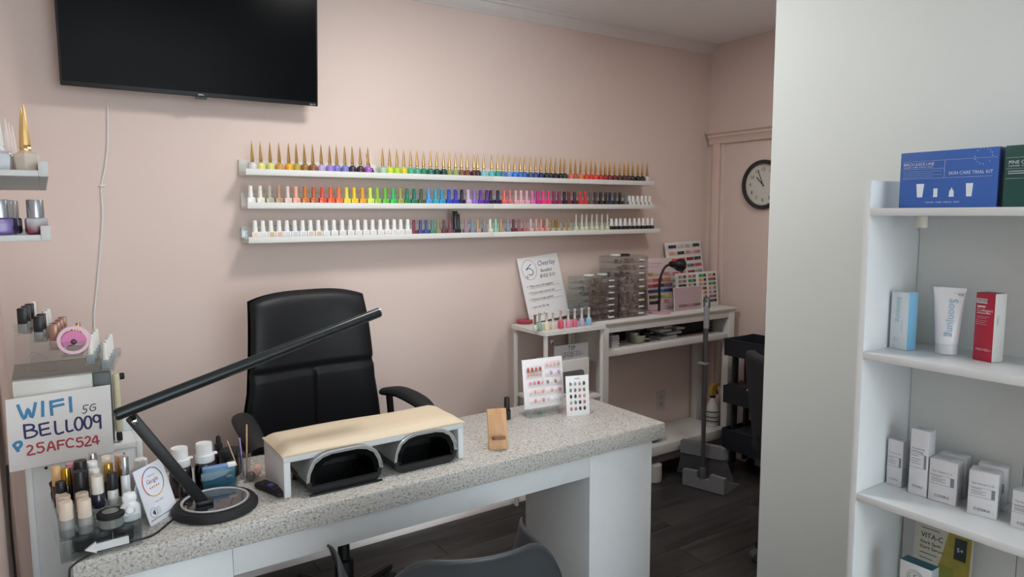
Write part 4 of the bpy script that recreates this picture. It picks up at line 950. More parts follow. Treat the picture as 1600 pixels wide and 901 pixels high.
tower(919, 966, 434, Yk+.055, 7, 'shorter clear acrylic drawer tower beside the overlay sign', .17, 0)
tw = tower(968, 1012, 401, Yk+.060, 9, 'taller clear acrylic drawer tower beside the gooseneck lamp', .17, 0)
for px, py, c_2, l in ((957, 399, '#e8e8e6', 'white lid lying on top of the taller drawer tower'), (976, 399, '#2a2a2e', 'black lid lying on top of the taller drawer tower'), (922, 431, '#e4e4e2', 'white lid lying on top of the shorter drawer tower'), (943, 430, '#c9d4d6', 'clear lid lying on top of the shorter drawer tower')):
    p = Yp(px, py, Yk+.12); 
    zz = zk + .0005 + (tw[3] if py < 410 else Yp(934, 434, Yk+.055).z - zk) + .0034
    xx = max(p.x, tw[1]+.03) if py < 410 else p.x
    if py < 410 and px > 970: xx = max(xx, tw[1]+.10)
    tt = tag(MB().lathe([(.026, 0), (.028, .002), (.028, .007), (.026, .009), (.022, .010), (0, .010)], 24).build('jar_lid', mat(c_2, .4)), l, 'lid'); tt.location = (xx, Yk+.13, zz)

# overlay sign on the side cart; side cart itself
zs = zk - .002; ya = 2.655
sa = Zp(798, 506, zs); sx0 = 1.955
t = thing('side_cart', 'small white side table on tube legs beside the console', 'side table', (sx0, ya-.02, 0))
w = kx0 - sx0 - .006; d = .30
MB().prism(rrect(w, d, .02, 5, w/2, d/2), zs-.018, zs, 'z').build('tabletop', mat('#e3e2de', .4), t)
for x in (.022, w-.022):
    for y in (.022, d-.022):
        MB().tube([(x, y, .0), (x, y, zs-.0185)], .0115, 14).build('leg', mat('#dddbd6', .4), t)
MB().tube([(.022, .034, .30), (.022, d-.034, .30)], .009, 10).build('side_rail', mat('#dddbd6', .4), t)
zsh = .60
MB().prism(rrect(w-.05, d-.03, .006, 3, w/2, d/2), zsh-.012, zsh, 'z').build('lower_shelf', mat('#dddbd6', .4), t)
MB().tube([(-.03, .02, zsh+.05), (w*.35, .02, zsh+.03)], .008, 10).build('push_rail', mat('#dddbd6', .4), t)
MB().box(w*.10, w*.10+.012, -.004, .01, zs-.06, zs-.04, .002).build('height_knob', M['silver'], t)
CX = lambda px, py, Y: Yp(px, py, Y).x
Yo = 2.905
o0 = Yp(828, 500, Yo); o1 = Yp(893, 500, Yo); otl = Yp(809, 414, Yo+.09); otr = Yp(878, 410, Yo+.09)
t = thing('overlay_sign', 'white handwritten overlay price sign leaning on the side table', 'sign', (Yp(829, 503, Yo).x, Yo, zs+.0006), 0, rx=-.24, ry=-.09)
w = .262; h = .342
MB().box(0, w, 0, .006, 0, h, .001).build('board', mat('#e9e9ea', .5), t)
nav = mat('#3b4a86', .6)
MB().tube([(w*.24 + .046*math.cos(2*PI*i/30), -.0003, h*.80 + .052*math.sin(2*PI*i/30)) for i in range(30)], .0009, 5, closed=True).build('marker_stroke', mat('#8a6f7c', .6), t)
def mstroke(pts, wd, m_, par):
    b = MB().tube(smooth([(x, 0, z) for x, z in pts], 4), wd, 6)
    for v in b.bm.verts: v.co.y = -.0003 + v.co.y*.15
    return b.build('marker_stroke', m_, par)
q = lambda a, b: (w*.24 + a*.03, h*.80 + b*.034)
mstroke([q(.6, .9), q(-.3, .35), q(-.7, .05), q(-.1, .25), q(.5, .0), q(.7, -.5), q(.2, -.85), q(-.3, -.6)], .0024, nav, t)
lettering(t, '@', nav, .012, w*.12, h*.68)
for s_, hh_, fx, fz, m_, al in (('Overlay', .027, .46, .84, nav, 'LEFT'), ('Benefits?', .016, .50, .74, M['ink'], 'LEFT'), ('젤네일 효과?', .015, .45, .655, M['ink'], 'LEFT'), ('✓ Make more Strengthen', .0125, .08, .53, M['ink'], 'LEFT'),
                             ('✓ Protect weak natural nail', .0115, .08, .43, M['ink'], 'LEFT'), ('✓ Maintain longer gelnail', .0115, .08, .33, M['ink'], 'LEFT'), ('✓ per wn No ing', .0125, .08, .21, M['ink'], 'LEFT'), ('✓ curl bu 5 ap', .0125, .08, .09, M['ink'], 'LEFT')):
    lettering(t, s_, m_, hh_, w*fx, h*fz, align=al, shear=.15, sx=.92)
for fz in (.515, .415, .315): MB().box(w*.14, w*.92, -.0008, -.0002, h*fz-.0006, h*fz+.0004).build('underline', M['ink'], t)
# red tin and pastel bottles on the side table
p = Zp(819, 505, zs); tt = thing('round_tin', 'flat round red tin at the left corner of the side table', 'tin', (p.x+.004, p.y, zs+.0004))
MB().lathe([(.040, 0), (.042, .002), (.042, .009), (.040, .010)], 28).build('base', mat('#a33a48', .4), tt)
MB().lathe([(.0415, .0103), (.043, .0115), (.043, .018), (.041, .020), (0, .020)], 28).build('lid', mat('#b3485a', .35), tt)
pas = [(836, '#dcdcd6', '#9a8a6e', 'glittery-capped white', .8), (843, '#8fb39c', '#d9d9d3', 'sage green', 1), (854, '#e3dcc0', '#e6e4dd', 'cream yellow', 1), (864, '#dccbc0', '#e4dcd6', 'pale blush', .9), (876, '#cf5068', '#e4c9cc', 'deep pink', 1.05),
       (888, '#dd8aa2', '#e9dde0', 'rose pink', 1), (898, '#cf6f88', '#ececea', 'dusky pink', 1), (909, '#b9aed0', '#ececea', 'lilac', 1), (920, '#8fbede', '#e9e9e2', 'sky blue', 1)]
for j, (px, hb_, hc_, nme, s_) in enumerate(pas):
    y = ya + .035; p = Yp(px, 508, y)
    tt = thing('nail_polish', '%s round bottle with slim pale cap on the white side table' % nme, 'nail polish', (p.x, y, zs+.0004), 0, 'pastel bottles on the side table')
    inst('body', BOD['bulb'], gl(hb_), tt, sc=(1.0*s_, 1.0*s_, 1.12*s_)); inst('cap', CAP['needle'], mat(hc_, .4), tt, (0, 0, .0416*s_), sc=(1.15, 1.15, .72))
# TIP box on the lower shelf of the cart
tx = Yp(868, 560, ya+.02).x; tx1 = Yp(921, 560, ya+.02).x
t = thing('tip_box', 'grey box with a handwritten TIP note under the side table', 'tip box', (tx, ya+.02, zsh+.0006))
w = tx1 - tx; zt = Yp(890, 562, ya+.02).z - zsh
MB().box(0, w, 0, .16, 0, zt-.003, .004).build('box', mat('#d8d6d4', .5), t)
MB().prism(rrect(w*.72, (zt)*.62, .02, 5, w*.47, zt*.40), -.004, -.0002, 'y').build('dark_window', mat('#6d6a6c', .3), t)
MB().box(0, w, .01, .014, zt-.0025, zt+.075, .001).build('note_card', mat('#bcbabd', .5), t)
lettering(t, 'TIP', M['ink'], .024, w*.5, zt+.044, .0094, 'CENTER'); MB().box(w*.27, w*.73, .009, .0098, zt+.036, zt+.0375).build('underline', M['ink'], t)
lettering(t, '~감사합니다~', M['ink'], .018, w*.5, zt+.012, .0094, 'CENTER', shear=.1)
p = Yp(855, 563, ya+.12); tag(MB().lathe([(.014, 0), (.012, .01), (.010, .05), (.004, .10), (0, .105)], 12).build('brush_holder', M['black']), 'small pointed black object behind the sample easel', 'holder').location = (p.x, ya+.13, zsh+.0005)

# gooseneck lamp with pink foot on the console
p = Yp(1034, 486, Yk+.070); p.z = zk
t = thing('gooseneck_lamp', 'small black gooseneck lamp with pink round foot on the console', 'lamp', (p.x, p.y+.015, zk+.0004))
MB().lathe([(.060, 0), (.062, .003), (.061, .008), (.040, .012), (0, .013)], 32).build('foot', mat('#c9a3a8', .35), t)
g0 = Vector((p.x, p.y+.015, zk))
gp = [Vector((-.006, 0, .013)), Vector((-.006, 0, .09)), Vector((-.006, 0, .165)), Vector((.006, 0, .215)), Vector((.035, 0, .258)), Vector((.075, -.005, .276))]
MB().tube(smooth(gp, 6), .0072, 10).build('neck', M['black'], t)
hm = Matrix.Translation((.070, -.004, .276)) @ Matrix.Rotation(PI/2 + .12, 4, 'Y')
MB().lathe([(0, 0), (.014, .002), (.018, .012), (.018, .045), (.022, .050), (.036, .072), (.038, .095), (.032, .098), (0, .096)], 24, mtx=hm).build('lamp_head', M['black'], t)

# swatch boards
def nails(name, t, w, rows_, size, y=-.001):
    """rows of tiny sample nails, far too many to lift one by one"""
    allc = []; b = MB()
    for x0, x1, z, cols_, n in rows_:
        for k in range(n):
            h_ = cols_[k*len(cols_)//n]
            if h_ not in allc: allc.append(h_)
            b.mi = allc.index(h_); x = x0 + (x1-x0)*(k+.5)/n; sw = (x1-x0)/n*.40
            b.prism([(x-sw, z-size), (x-sw, z+size*.4), (x-sw*.6, z+size*.9), (x, z+size), (x+sw*.6, z+size*.9), (x+sw, z+size*.4), (x+sw, z-size), (x, z-size*1.1)], y-.0022, y, 'y')
    o = b.build(name, [mat(c, .25, coat=.3) for c in allc], t); o['kind'] = 'stuff'; return o
Yw = D - .075
p = Yp(1050, 470, Yw); q2 = Yp(1105, 470, Yw)
t = thing('swatch_board', 'tall white board of nail colour swatches leaning in the corner', 'swatch board', (p.x, Yw, zk+.0006), 0, rx=-.15, ry=-.03)
w = q2.x - p.x; h = Yp(1075, 377, Yw+.05).z - zk
MB().box(0, w, 0, .005, 0, h, .001).build('board', mat('#dcdbd9', .5), t)
rw = []
for r, (ca, cb) in enumerate(((('2c2b30', '3a3438', 'd9cfc8', 'c9c0ba'), ('b9b4b2', 'cfcaca', '2a2a2e', '33323a')), (('d9a29a', 'e2b8ac', '3a3a44', '2a2d33'), ('cf8a90', 'e0b9b4', 'c98f96', 'b97f88')), (('e8573f', 'ef6a4a', 'f07a50', 'd9523a'), ('8f2430', '7a1f2c', '3a4448', '4a5054')),
                     (('5f7fa8', '88a4c4', '2f4a7a', '4a6a9a'), ('7a7a88', '5a5a68', 'c94068', 'd0507a')), (('d07a88', 'c9606f', 'b9485a', 'e09aa4'), ('9c2f40', '7f2433', 'a8a09a', '8f8a86')), (('8a9a8c', '5f7f6a', 'c9c2a0', 'd8d0b0'), ('3a4868', '2c3858', '8a8f98', '6a6f7a')),
                     (('a08a70', 'b99a7c', '7a5f48', '5f4838'), ('33475f', '4a5f7a', '20303f', '2a3a4a')))):
    z = h*(.93 - .105*r)
    rw += [(w*.08, w*.29, z, ['#'+c for c in ca[:2]], 7), (w*.31, w*.50, z, ['#'+c for c in ca[2:]], 7), (w*.54, w*.74, z, ['#'+c for c in cb[:2]], 7), (w*.76, w*.95, z, ['#'+c for c in cb[2:]], 7)]
nails('swatch_nails', t, w, rw, .0095)
# pale pink chart behind the gooseneck lamp
Yw = D - .125
p = Yp(1013, 484, Yw); q2 = Yp(1054, 484, Yw)
t = thing('colour_chart', 'pale pink colour chart with rows of swatches behind the gooseneck lamp', 'colour chart', (p.x, Yw, zk+.0006), 0, rx=-.10)
w = q2.x - p.x; h = Yp(1025, 404, Yw).z - zk
MB().box(0, w, 0, .004, 0, h, .001).build('board', mat('#d8c3c6', .45), t)
rw = [(w*.05, w*.95, h*.70, ['#b09a58', '#c9c0a8', '#d8ccc4', '#b98a80', '#c9a49c'], 14), (w*.02, w*.90, h*.585, ['#d89a8c', '#d9584a', '#8f4a34', '#d9844a', '#c9a484'], 14), (w*.02, w*.95, h*.475, ['#b9485a', '#a02f3c', '#3a2a34', '#8a6f9c', '#7f6aa0'], 14),
      (w*.02, w*.95, h*.37, ['#2f4a5f', '#2a5f7f', '#3a7fb0', '#2f4f90', '#20305a'], 14), (w*.05, w*.88, h*.26, ['#4a5a2c', '#6a7f34', '#a8b84a', '#c9c878'], 13), (w*.05, w*.45, h*.15, ['#3a3a38', '#2a2a2a'], 7), (w*.60, w*.80, h*.16, ['#b97a68', '#c98a78'], 4)]
nails('swatch_nails', t, w, rw, .0095)
fineprint(t, mat('#a98f96', .5), w*.1, w*.6, [h*.90, h*.84], .002)
# short board of jewelled samples
Yw = D - .17
p = Yp(1058, 476, Yw); q2 = Yp(1136, 474, Yw)
t = thing('swatch_board', 'wide white board of jewelled sample nails at the console end', 'swatch board', (p.x, Yw, zk+.0006), 0, rx=-.10)
w = q2.x - p.x; h = Yp(1095, 425, Yw).z - zk
if p.x + w > kx1 - .005: w = kx1 - .005 - p.x
MB().box(0, w, 0, .005, 0, h, .001).build('board', mat('#dfdedd', .5), t)
rw = []
pal = [('#8a9a90', '#c9c0b0', '#4a5a50'), ('#c9946f', '#d9b08a', '#3a3028'), ('#7f8a9c', '#b9c0cc', '#5a6070'), ('#b9888c', '#cfaaa8', '#8a6a6c'), ('#8a4f5a', '#a06470', '#6a3a44'), ('#3a3f3c', '#555a54', '#26302c'), ('#2f8a4a', '#4fae68', '#226a38'), ('#c98a5c', '#e0b890', '#a86a40')]
for ci, (xa_, xb_) in enumerate(((.06, .24), (.29, .47), (.54, .72), (.77, .95))):
    for r in range(7):
        rw.append((w*xa_, w*xb_, h*(.90 - .125*r), list(pal[(ci*3 + r*2 + (r*r) % 3) % 8]) if not (ci == 2 and r == 6) else ['#2f9a4a'], 6))
nails('swatch_nails', t, w, rw, .0085)
MB().prism([(.0052, .14), (.0052, .134), (.055, .0056), (.058, .006)], w*.40, w*.60, 'x').build('rear_strut', mat('#dfdedd', .5), t)
# acrylic picture stand with pink sheet
Yw = D - .235
p = Yp(1054, 480, Yw); q2 = Yp(1098, 478, Yw)
t = thing('picture_stand', 'clear acrylic stand with pale pink sheet in front of the jewelled board', 'picture stand', (p.x, Yw, zk+.0006), 0, rx=-.08)
w = q2.x - p.x; h = Yp(1075, 448, Yw).z - zk
MB().prism(rrect(w, h, .008, 4, w/2, h/2), 0, .004, 'y').build('front_plate', clear('#f1e6e8', .7), t)
MB().box(.010, w-.010, .0045, .0065, .010, h-.008, .0005).build('pink_sheet', mat('#cdb0b4', .5), t)
MB().tube([(x, -.001, z) for x, z in rrect(w, h, .008, 4, w/2, h/2)], .0016, 6, closed=True).build('bright_edge', clear('#ffffff', .3, .1), t)
MB().box(.0, w, .0068, .050, .003, .006, .0005).build('foot_plate', clear('#f1e6e8', .7), t)
nails('sample_dots', t, w, [(w*.15, w*.92, h*.22, ['#8a6470', '#a07884', '#7a5864'], 22)], .0065)

# things on the console's middle shelf
Ym = Yk + .06
p0 = Yp(958, 560, Ym).x
for k in range(5):
    o = tag(MB().box(0, .055, 0, .18, 0, .013, .003).build('foil_packet', mat('#b9b6b4', .35)), 'pale flat packet in the stack at the shelf\'s left end, %s from the bottom' % ordinal(k+1), 'packet', 'stacked packets')
    o.location = (p0 - .012 + .003*(k % 2), Ym, zm + .0004 + k*.0135)
p = Yp(998, 550, Ym+.03); tt = thing('silver_bowl', 'small silver metal bowl on the console shelf', 'bowl', (p.x, Ym+.05, zm+.0004))
MB().lathe([(0, .0), (.035, 0), (.046, .010), (.052, .044), (.0535, .046), (.0505, .045), (.044, .012), (.033, .004), (0, .004)], 28).build('bowl', mat('#a9a69c', .3, .8), tt)
tag(MB().box(-.03, .03, 0, .05, 0, .09, .004).build('black_case', M['black']), 'dark flat case standing behind the silver bowl', 'case').location = (Yp(975, 540, Ym+.12).x, Ym+.14, zm+.0004)
for j, (px, r_, h_, zz, l) in enumerate(((1006, .030, .055, 0, 'squat black jar right of the silver bowl'), (1012, .034, .085, 0, 'tall black jar behind the squat black jar'))):
    p = Yp(px, 545, Ym+.03 + .09*j); tt = thing('black_jar', l, 'jar', (p.x+.03, Ym+.05+.085*j, zm+.0004))
    MB().lathe([(r_*.95, 0), (r_, .003), (r_, h_*.6), (r_*.9, h_*.62)], 20).build('body', gl('#121216'), tt)
    MB().lathe([(r_*.98, h_*.62+.0005), (r_, h_*.64), (r_, h_), (0, h_)], 20).build('lid', M['blackrub'], tt)
    MB().lathe([(r_*1.005, h_*.28), (r_*1.01, h_*.29), (r_*1.01, h_*.36), (r_*1.005, h_*.37)], 20, cap=False).build('silver_band', M['silver'], tt)
for j, (px, zz, wd, dp_) in enumerate(((1042, 0, .13, .13), (1050, .024, .12, .12), (1036, .045, .10, .11), (1040, .064, .07, .09), (1060, .046, .07, .08))):
    p = Yp(px, 540, Ym+.02)
    b = MB().box(-wd/2, wd/2, 0, dp_, 0, .018, .006, 2); rnd = random.Random(j)
    for v in b.bm.verts: v.co.z += .006*math.sin(40*v.co.x + j)*(v.co.z > .009)
    o = tag(b.build('plastic_packet', clear('#dfe0e0', .45, .15)), 'clear crinkled packet in the pile on the shelf, %s one' % ['bottom', 'second', 'middle', 'topmost', 'loose right'][j], 'packet', 'pile of clear packets')
    o.location = (p.x+.01, Ym+.01, zm + .0005 + zz*1.02)
# black wire basket
bx0 = Yp(1066, 535, Ym+.05).x; bx1 = kx1 - .085
t = thing('wire_basket', 'black wire mesh basket at the right end of the console shelf', 'basket', (bx0, Ym+.06, zm+.0004))
w = bx1 - bx0; d = .15; h = .115; wr = MB()
for k in range(6): wr.tube([(0, 0, .003 + k*(h-.006)/5), (w, 0, .003 + k*(h-.006)/5), (w, d, .003 + k*(h-.006)/5), (0, d, .003 + k*(h-.006)/5)], .0022, 5, closed=True)
wr.build('ring_wires', M['black'], t); wr = MB()
for k in range(13):
    x = w*k/12; wr.tube([(x, d, h-.003), (x, d, .003), (x, 0, .003), (x, 0, h-.003)], .0016, 5)
for k in range(1, 7):
    y = d*k/7; wr.tube([(0, y, h-.003), (0, y, .003), (w, y, .003), (w, y, h-.003)], .0016, 5)
wr.build('upright_wires', M['black'], t)
tag(MB().box(.012, w-.012, .012, d-.012, 0, .085, .01, 2).build('dark_pouch', mat('#23242a', .6, var=.4, vs=60)), 'dark fabric pouch filling the black wire basket', 'pouch').location = (bx0, Ym+.06, zm+.007)

# bottom shelf: teal bag and spray bottle; white foot under it
p = Yp(1021, 690, Yk+.08)
t = thing('plastic_bag', 'translucent teal plastic bag on the console\'s bottom shelf', 'bag', (p.x, Yk+.10, zb+.0005))
b = MB(); bmesh.ops.create_icosphere(b.bm, subdivisions=4, radius=1)
for v in b.bm.verts:
    c0 = v.co.copy(); k = 1 + .05*math.sin(4*c0.x+3*c0.y+1) + .03*math.sin(6*c0.z+3*c0.x)
    v.co = Vector((c0.x*.065*k, c0.y*.070*k, max(0, .062 + c0.z*.066*k)))
b.build('bag', mat('#4f7878', .3, var=.35, vs=50), t)
p = Zp(1113, 667, zb)
t = thing('spray_bottle', 'clear spray bottle with yellow trigger head on the bottom shelf', 'spray bottle', (Yp(1113, 640, Yk+.10).x, Yk+.10, zb+.0005))
MB().lathe([(.034, 0), (.038, .004), (.038, .10), (.036, .115), (.026, .145), (.016, .165), (.0145, .175)], 24).build('body', mat('#c9c6c2', .25), t)
MB().lathe([(.0385, .015), (.0388, .016), (.0388, .095), (.0385, .096)], 24, cap=False).build('printed_label', mat('#a9a6a4', .4, var=.4, vs=70), t)
for zz in (.03, .055, .088): MB().lathe([(.0389, zz), (.0391, zz+.001), (.0391, zz+.005), (.0389, zz+.006)], 24, cap=False).build('label_stripe', M['ink'], t)
MB().lathe([(.0155, .1755), (.0165, .177), (.0165, .188), (.0125, .190)], 18).build('neck_ring', M['blackrub'], t)
hd = MB().prism([(-.018, .1905), (.014, .1905), (.018, .225), (.030, .240), (.046, .242), (.046, .258), (.010, .262), (-.016, .250), (-.022, .215)], -.013, .013, 'y').build('trigger_head', mat('#b08f3c', .4), t)
MB().prism([(.024, .238), (.032, .238), (.036, .215), (.046, .192), (.040, .190), (.028, .212)], -.006, .006, 'y').build('trigger', mat('#6d2c22', .4), hd)
MB().box(.0465, .056, -.008, .008, .240, .258, .002).build('nozzle', mat('#3a2a24', .4), hd)
tag(MB().lathe([(.040, 0), (.046, .006), (.048, .05), (.046, .10), (.030, .108), (0, .109)], 24).build('white_jug', mat('#bdbab6', .4)), 'rounded white jug on the floor under the bottom shelf', 'jug').location = (Yp(1020, 740, Yk+.06).x, Yk+.055, .0005)

# ------------------------------------------------------------------ broom in its upright dustpan
A = Zp(1066, 757, 0); B = Zp(1131, 775, 0)
rz = math.atan2(B.y-A.y, B.x-A.x); w = (B-A).length
t = thing('dustpan', 'grey upright dustpan with long handle on the dark floor', 'dustpan', (A.x, A.y, .0005), rz)
gp_ = mat('#7b7c80', .5)
MB().box(0, w, .0, .006, .0, .085, .002).build('front_wall', gp_, t) if False else None
fw = [(0, .004), (w, .004), (w, .092), (w*.66, .097), (w*.64, .062), (w*.36, .062), (w*.34, .097), (0, .092)]
MB().prism(fw, 0, .030, 'y').build('rear_wall', gp_, t)
MB().prism([(0, 0), (.21, 0), (.21, .006), (.06, .050), (.030, .092), (0.0302, .006)], 0, .004, 'x').build('side_wall', gp_, t); MB().prism([(.0305, 0), (.21, 0), (.21, .006), (.06, .050), (.0305, .092)], w-.004, w, 'x').build('side_wall', gp_, t)
MB().box(.0042, w-.0042, .0305, .21, 0, .004).build('pan_floor', gp_, t)
hx = w*.45
MB().lathe([(.019, .05), (.021, .055), (.019, .12), (.015, .125)], 16, c=(hx, .02, 0)).build('socket', M['darkgrey'], t)
ztop = Yp(1098, 462, A.y-.05).z
MB().tube([(hx, .02, .12), (hx, .02, ztop-.17)], .0115, 12).build('steel_handle', mat('#77767a', .3, .8), t)
MB().tube([(hx, .02, ztop-.1695), (hx, .02, ztop-.05)], .0155, 14).build('grip', mat('#9a9ba2', .5), t)
gl_ = MB().tube([(hx + x, .02, ztop-.032 + z) for x, z in rrect(.030, .060, .014, 5)], .0060, 8, closed=True).build('hanging_loop', mat('#5b5c62', .5), t)
MB().box(hx-.040, hx+.014, .002, .042, .70, .712, .004).build('broom_clip', mat('#8a8a8c', .4), t)
br0 = Matrix.Translation((A.x, A.y, 0)) @ Matrix.Rotation(rz, 4, 'Z')
pb = br0 @ Vector((hx, .02, 0)); pb += Vector((.746, .666, 0))*.085
t = thing('broom', 'grey angled broom standing behind the upright dustpan', 'broom', (pb.x, pb.y, .0062), rz + .10)
MB().prism([(-.125, .155), (.115, .155), (.140, .165), (.125, .215), (.10, .225), (-.125, .225)], -.020, .020, 'y').build('head', mat('#77787c', .5), t)
br = MB(); rnd = random.Random(3)
for k in range(44):
    for jy in (-.010, .0, .010):
        x = -.118 + k*.245/43; fan = x*.28 + .01
        br.tube([(x, jy, .158), (x + fan*.5, jy*1.3, .10), (x + fan, jy*1.9, .035 + .006*rnd.random())], [.0024, .002, .0016], 4)
o = br.build('bristles', mat('#5a5b60', .6), t); o['kind'] = 'stuff'
MB().tube([(0, 0, .224), (.0, -.006, .45), (0, -.012, .93)], .0105, 12).build('handle', mat('#6d6c70', .3, .8), t)

# ------------------------------------------------------------------ black three-tier trolley
ty = 2.23; tyb = 2.60; tx0 = Yp(1132, 535, tyb).x
t = thing('utility_trolley', 'black three-tier metal trolley beside the console', 'trolley', (tx0, ty, 0))
w = XR - .035 - tx0; d = tyb - ty; tm = mat('#22262d', .5)
tiers = [Yp(1132, 554, tyb).z, Yp(1131, 627, tyb).z, max(.10, Yp(1129, 698, tyb).z)]
for k, z in enumerate(tiers):
    hh = [Yp(1132, 529, tyb).z - tiers[0], Yp(1131, 602, tyb).z - tiers[1], Yp(1129, 668, tyb).z - tiers[2]][k]
    b = MB(); b.box(0, w, 0, .003, z, z+hh); b.box(0, w, d-.003, d, z, z+hh); b.box(0, .003, .003, d-.003, z, z+hh); b.box(w-.003, w, .003, d-.003, z, z+hh); b.box(.003, w-.003, .003, d-.003, z, z+.003)
    tr_ = b.build('tray', tm, t)
    MB().tube([(0, 0, z+hh), (w, 0, z+hh), (w, d, z+hh), (0, d, z+hh)], .004, 6, closed=True).build('rim', tm, tr_)
for x in (.055, w-.095):
    for y in (.012, d-.030):
        lo = .06
        for z0, z1 in ((lo, tiers[2]), (tiers[2]+.004, tiers[1]-.0005), (tiers[1]+.004, tiers[0]-.0005)):
            MB().box(x, x+.04, y, y+.016, z0, z1, .002).build('post', tm, t)
for x in (.03, w-.03):
    for y in (.03, d-.03):
        MB().lathe([(0, -.012), (.026, -.012), (.028, 0), (.026, .012), (0, .012)], 18, mtx=Matrix.Translation((x, y, .029)) @ Matrix.Rotation(PI/2, 4, 'X')).build('caster', M['blackrub'], t)
for k, (fx, fy, tz, sz, col, nm, l, ct) in enumerate(((.02, .30, 1, (.10, .11, .100), '#cfcfcd', 'product_box', 'white carton in the trolley\'s middle tray', 'box'), (.02, .66, 1, (.12, .12, .106), '#2a2628', 'dark_pouch', 'dark pouch poking out of the trolley\'s middle tray', 'pouch'),
                     (.45, .30, 1, (.12, .14, .14), '#33363c', 'black_case', 'black case at the back of the trolley\'s middle tray', 'case'), (.02, .50, 2, (.20, .16, .10), '#34353a', 'cable_bundle', 'dark tangled bundle in the trolley\'s bottom tray', 'bundle'))):
    x = tx0 + .016 + fx*(w-.02); y = ty + .016 + fy*(d-.03)
    b = MB().box(0, min(sz[0], tx0+w-.012-x), 0, min(sz[1], ty+d-.012-y), 0, sz[2], .006, 3)
    if k in (1, 3):
        bmesh.ops.subdivide_edges(b.bm, edges=list(b.bm.edges), cuts=3, use_grid_fill=True)
        for v in b.bm.verts: v.co.z += (.012*math.sin(60*v.co.x)*math.cos(50*v.co.y) if v.co.z > sz[2]*.6 else 0)
    o = tag(b.build(nm, mat(col, .5, var=.2, vs=60)), l, ct); o.location = (x, y, tiers[tz]+.0036)

# black task stool mostly behind the partition
p = Zp(1190, 800, 0)
t = thing('task_chair', 'black fabric task chair half hidden behind the white partition', 'chair', (2.75, 1.70, 0), 1.0)
fab = mat('#1a1c20', .8, var=.2, vs=60)
def tb(u, v):
    x = (u*2-1); hw = .23*(1-.12*abs(v*2-1)**3)
    return (x*hw*(1 - .02*v), .24 + .05*v - .06*x*x, .50 + .42*v - .04*x**4*(v > .5))
so = MB().grid(tb, 20, 20).build('backrest', fab, t, 60); md = so.modifiers.new('thick', 'SOLIDIFY'); md.thickness = .05; md.offset = 0
md = so.modifiers.new('round', 'SUBSURF'); md.levels = 1; md.render_levels = 1
MB().box(-.23, .23, -.22, .22, .42, .49, .03, 4).build('seat', fab, t)
MB().tube([(0, .26, .56), (0, .22, .40), (0, .05, .385)], .018, 10).build('back_bracket', M['black'], t)
MB().lathe([(.03, .08), (.03, .22), (.02, .225), (.02, .42)], 14).build('gas_post', M['black'], t)
for k in range(5):
    a = 2*PI*k/5 + 2.9; e = Vector((math.cos(a)*.27, math.sin(a)*.27, .072))
    lg = MB().tube([(0, 0, .10), e], [.024, .015], 8).build('base_leg', M['black'], t)
    MB().lathe([(0, -.02), (.022, -.02), (.024, -.015), (.024, .015), (.022, .02), (0, .02)], 16, mtx=Matrix.Translation((e.x, e.y, .025)) @ Matrix.Rotation(a, 4, 'Z') @ Matrix.Rotation(PI/2, 4, 'X')).build('caster', M['darkgrey'], lg)

# ------------------------------------------------------------------ white shelf unit on the partition
Xf, Xb = 1.62, XPT - .002
Yu1, Yu0 = .915, .10
t = thing('shelf_unit', 'white open shelving unit of skin care products by the partition', 'shelving', (Xf, Yu0, 0))
d = Xb - Xf; wl = Yu1 - Yu0; zt = H + .0834*.9
MB().box(0, d, wl-.016, wl, 0, zt, .001).build('side_panel', M['lam'], t); MB().box(0, d, 0, .016, 0, zt, .001).build('side_panel', M['lam'], t)
lv = [H + .010, H - .333, H - .685, H - 1.04, .07]
for z in lv: MB().box(.0, d-.008, .0163, wl-.0163, z-.018, z, .001).build('shelf', M['lam'], t)
bd = [.0163, .30, wl-.0163 - .262, wl-.0163]
for k in range(3):
    MB().box(d-.0075, d-.001, bd[k]+.0008, bd[k+1]-.0008, .05, lv[0]-.0185).build('back_board', mat('#cfd4d3', .5), t)
p = Xp(1440, 348, Xf+.10); MB().lathe([(.0125, 0), (.0125, .026), (.011, .0275), (0, .0275)], 20, c=(p.x-Xf, p.y-Yu0, lv[0]-.018-.028)).build('puck_light', mat('#dcd8ce', .5), t)

def carton(name, ax, ay, bx, by, ztopx, ztopy, z, depth, label, cfront, cside, ctop=None, group=None, cat='box'):
    """carton whose lower front corners sit at two pixels on the shelf z; ztop is the pixel of the corner above the left one"""
    A = Zp(ax, ay, z); B = Zp(bx, by, z)
    return A, B
def pbox(A, B, h, depth, z, name, label, cf, cs, ct=None, group=None, bev=.0012):
    rz = math.atan2(B.y-A.y, B.x-A.x); w = (B-A).length
    t = thing(name, label, 'box', (A.x, A.y, z+.0004), rz, group)
    b = MB(); b.box(0, w, 0, depth, 0, h, bev, 2); b.bm.faces.ensure_lookup_table()
    bmesh.ops.recalc_face_normals(b.bm, faces=b.bm.faces)
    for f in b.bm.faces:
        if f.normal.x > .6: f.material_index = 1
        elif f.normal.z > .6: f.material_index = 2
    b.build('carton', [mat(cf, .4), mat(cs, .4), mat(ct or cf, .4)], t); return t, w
def Hx(A, px, py):
    """height above the shelf of the pixel px,py on the vertical line over A"""
    d_ = ray(px, py); k = (A.x*d_.x + A.y*d_.y)/(d_.x**2 + d_.y**2); return d_.z*k + H
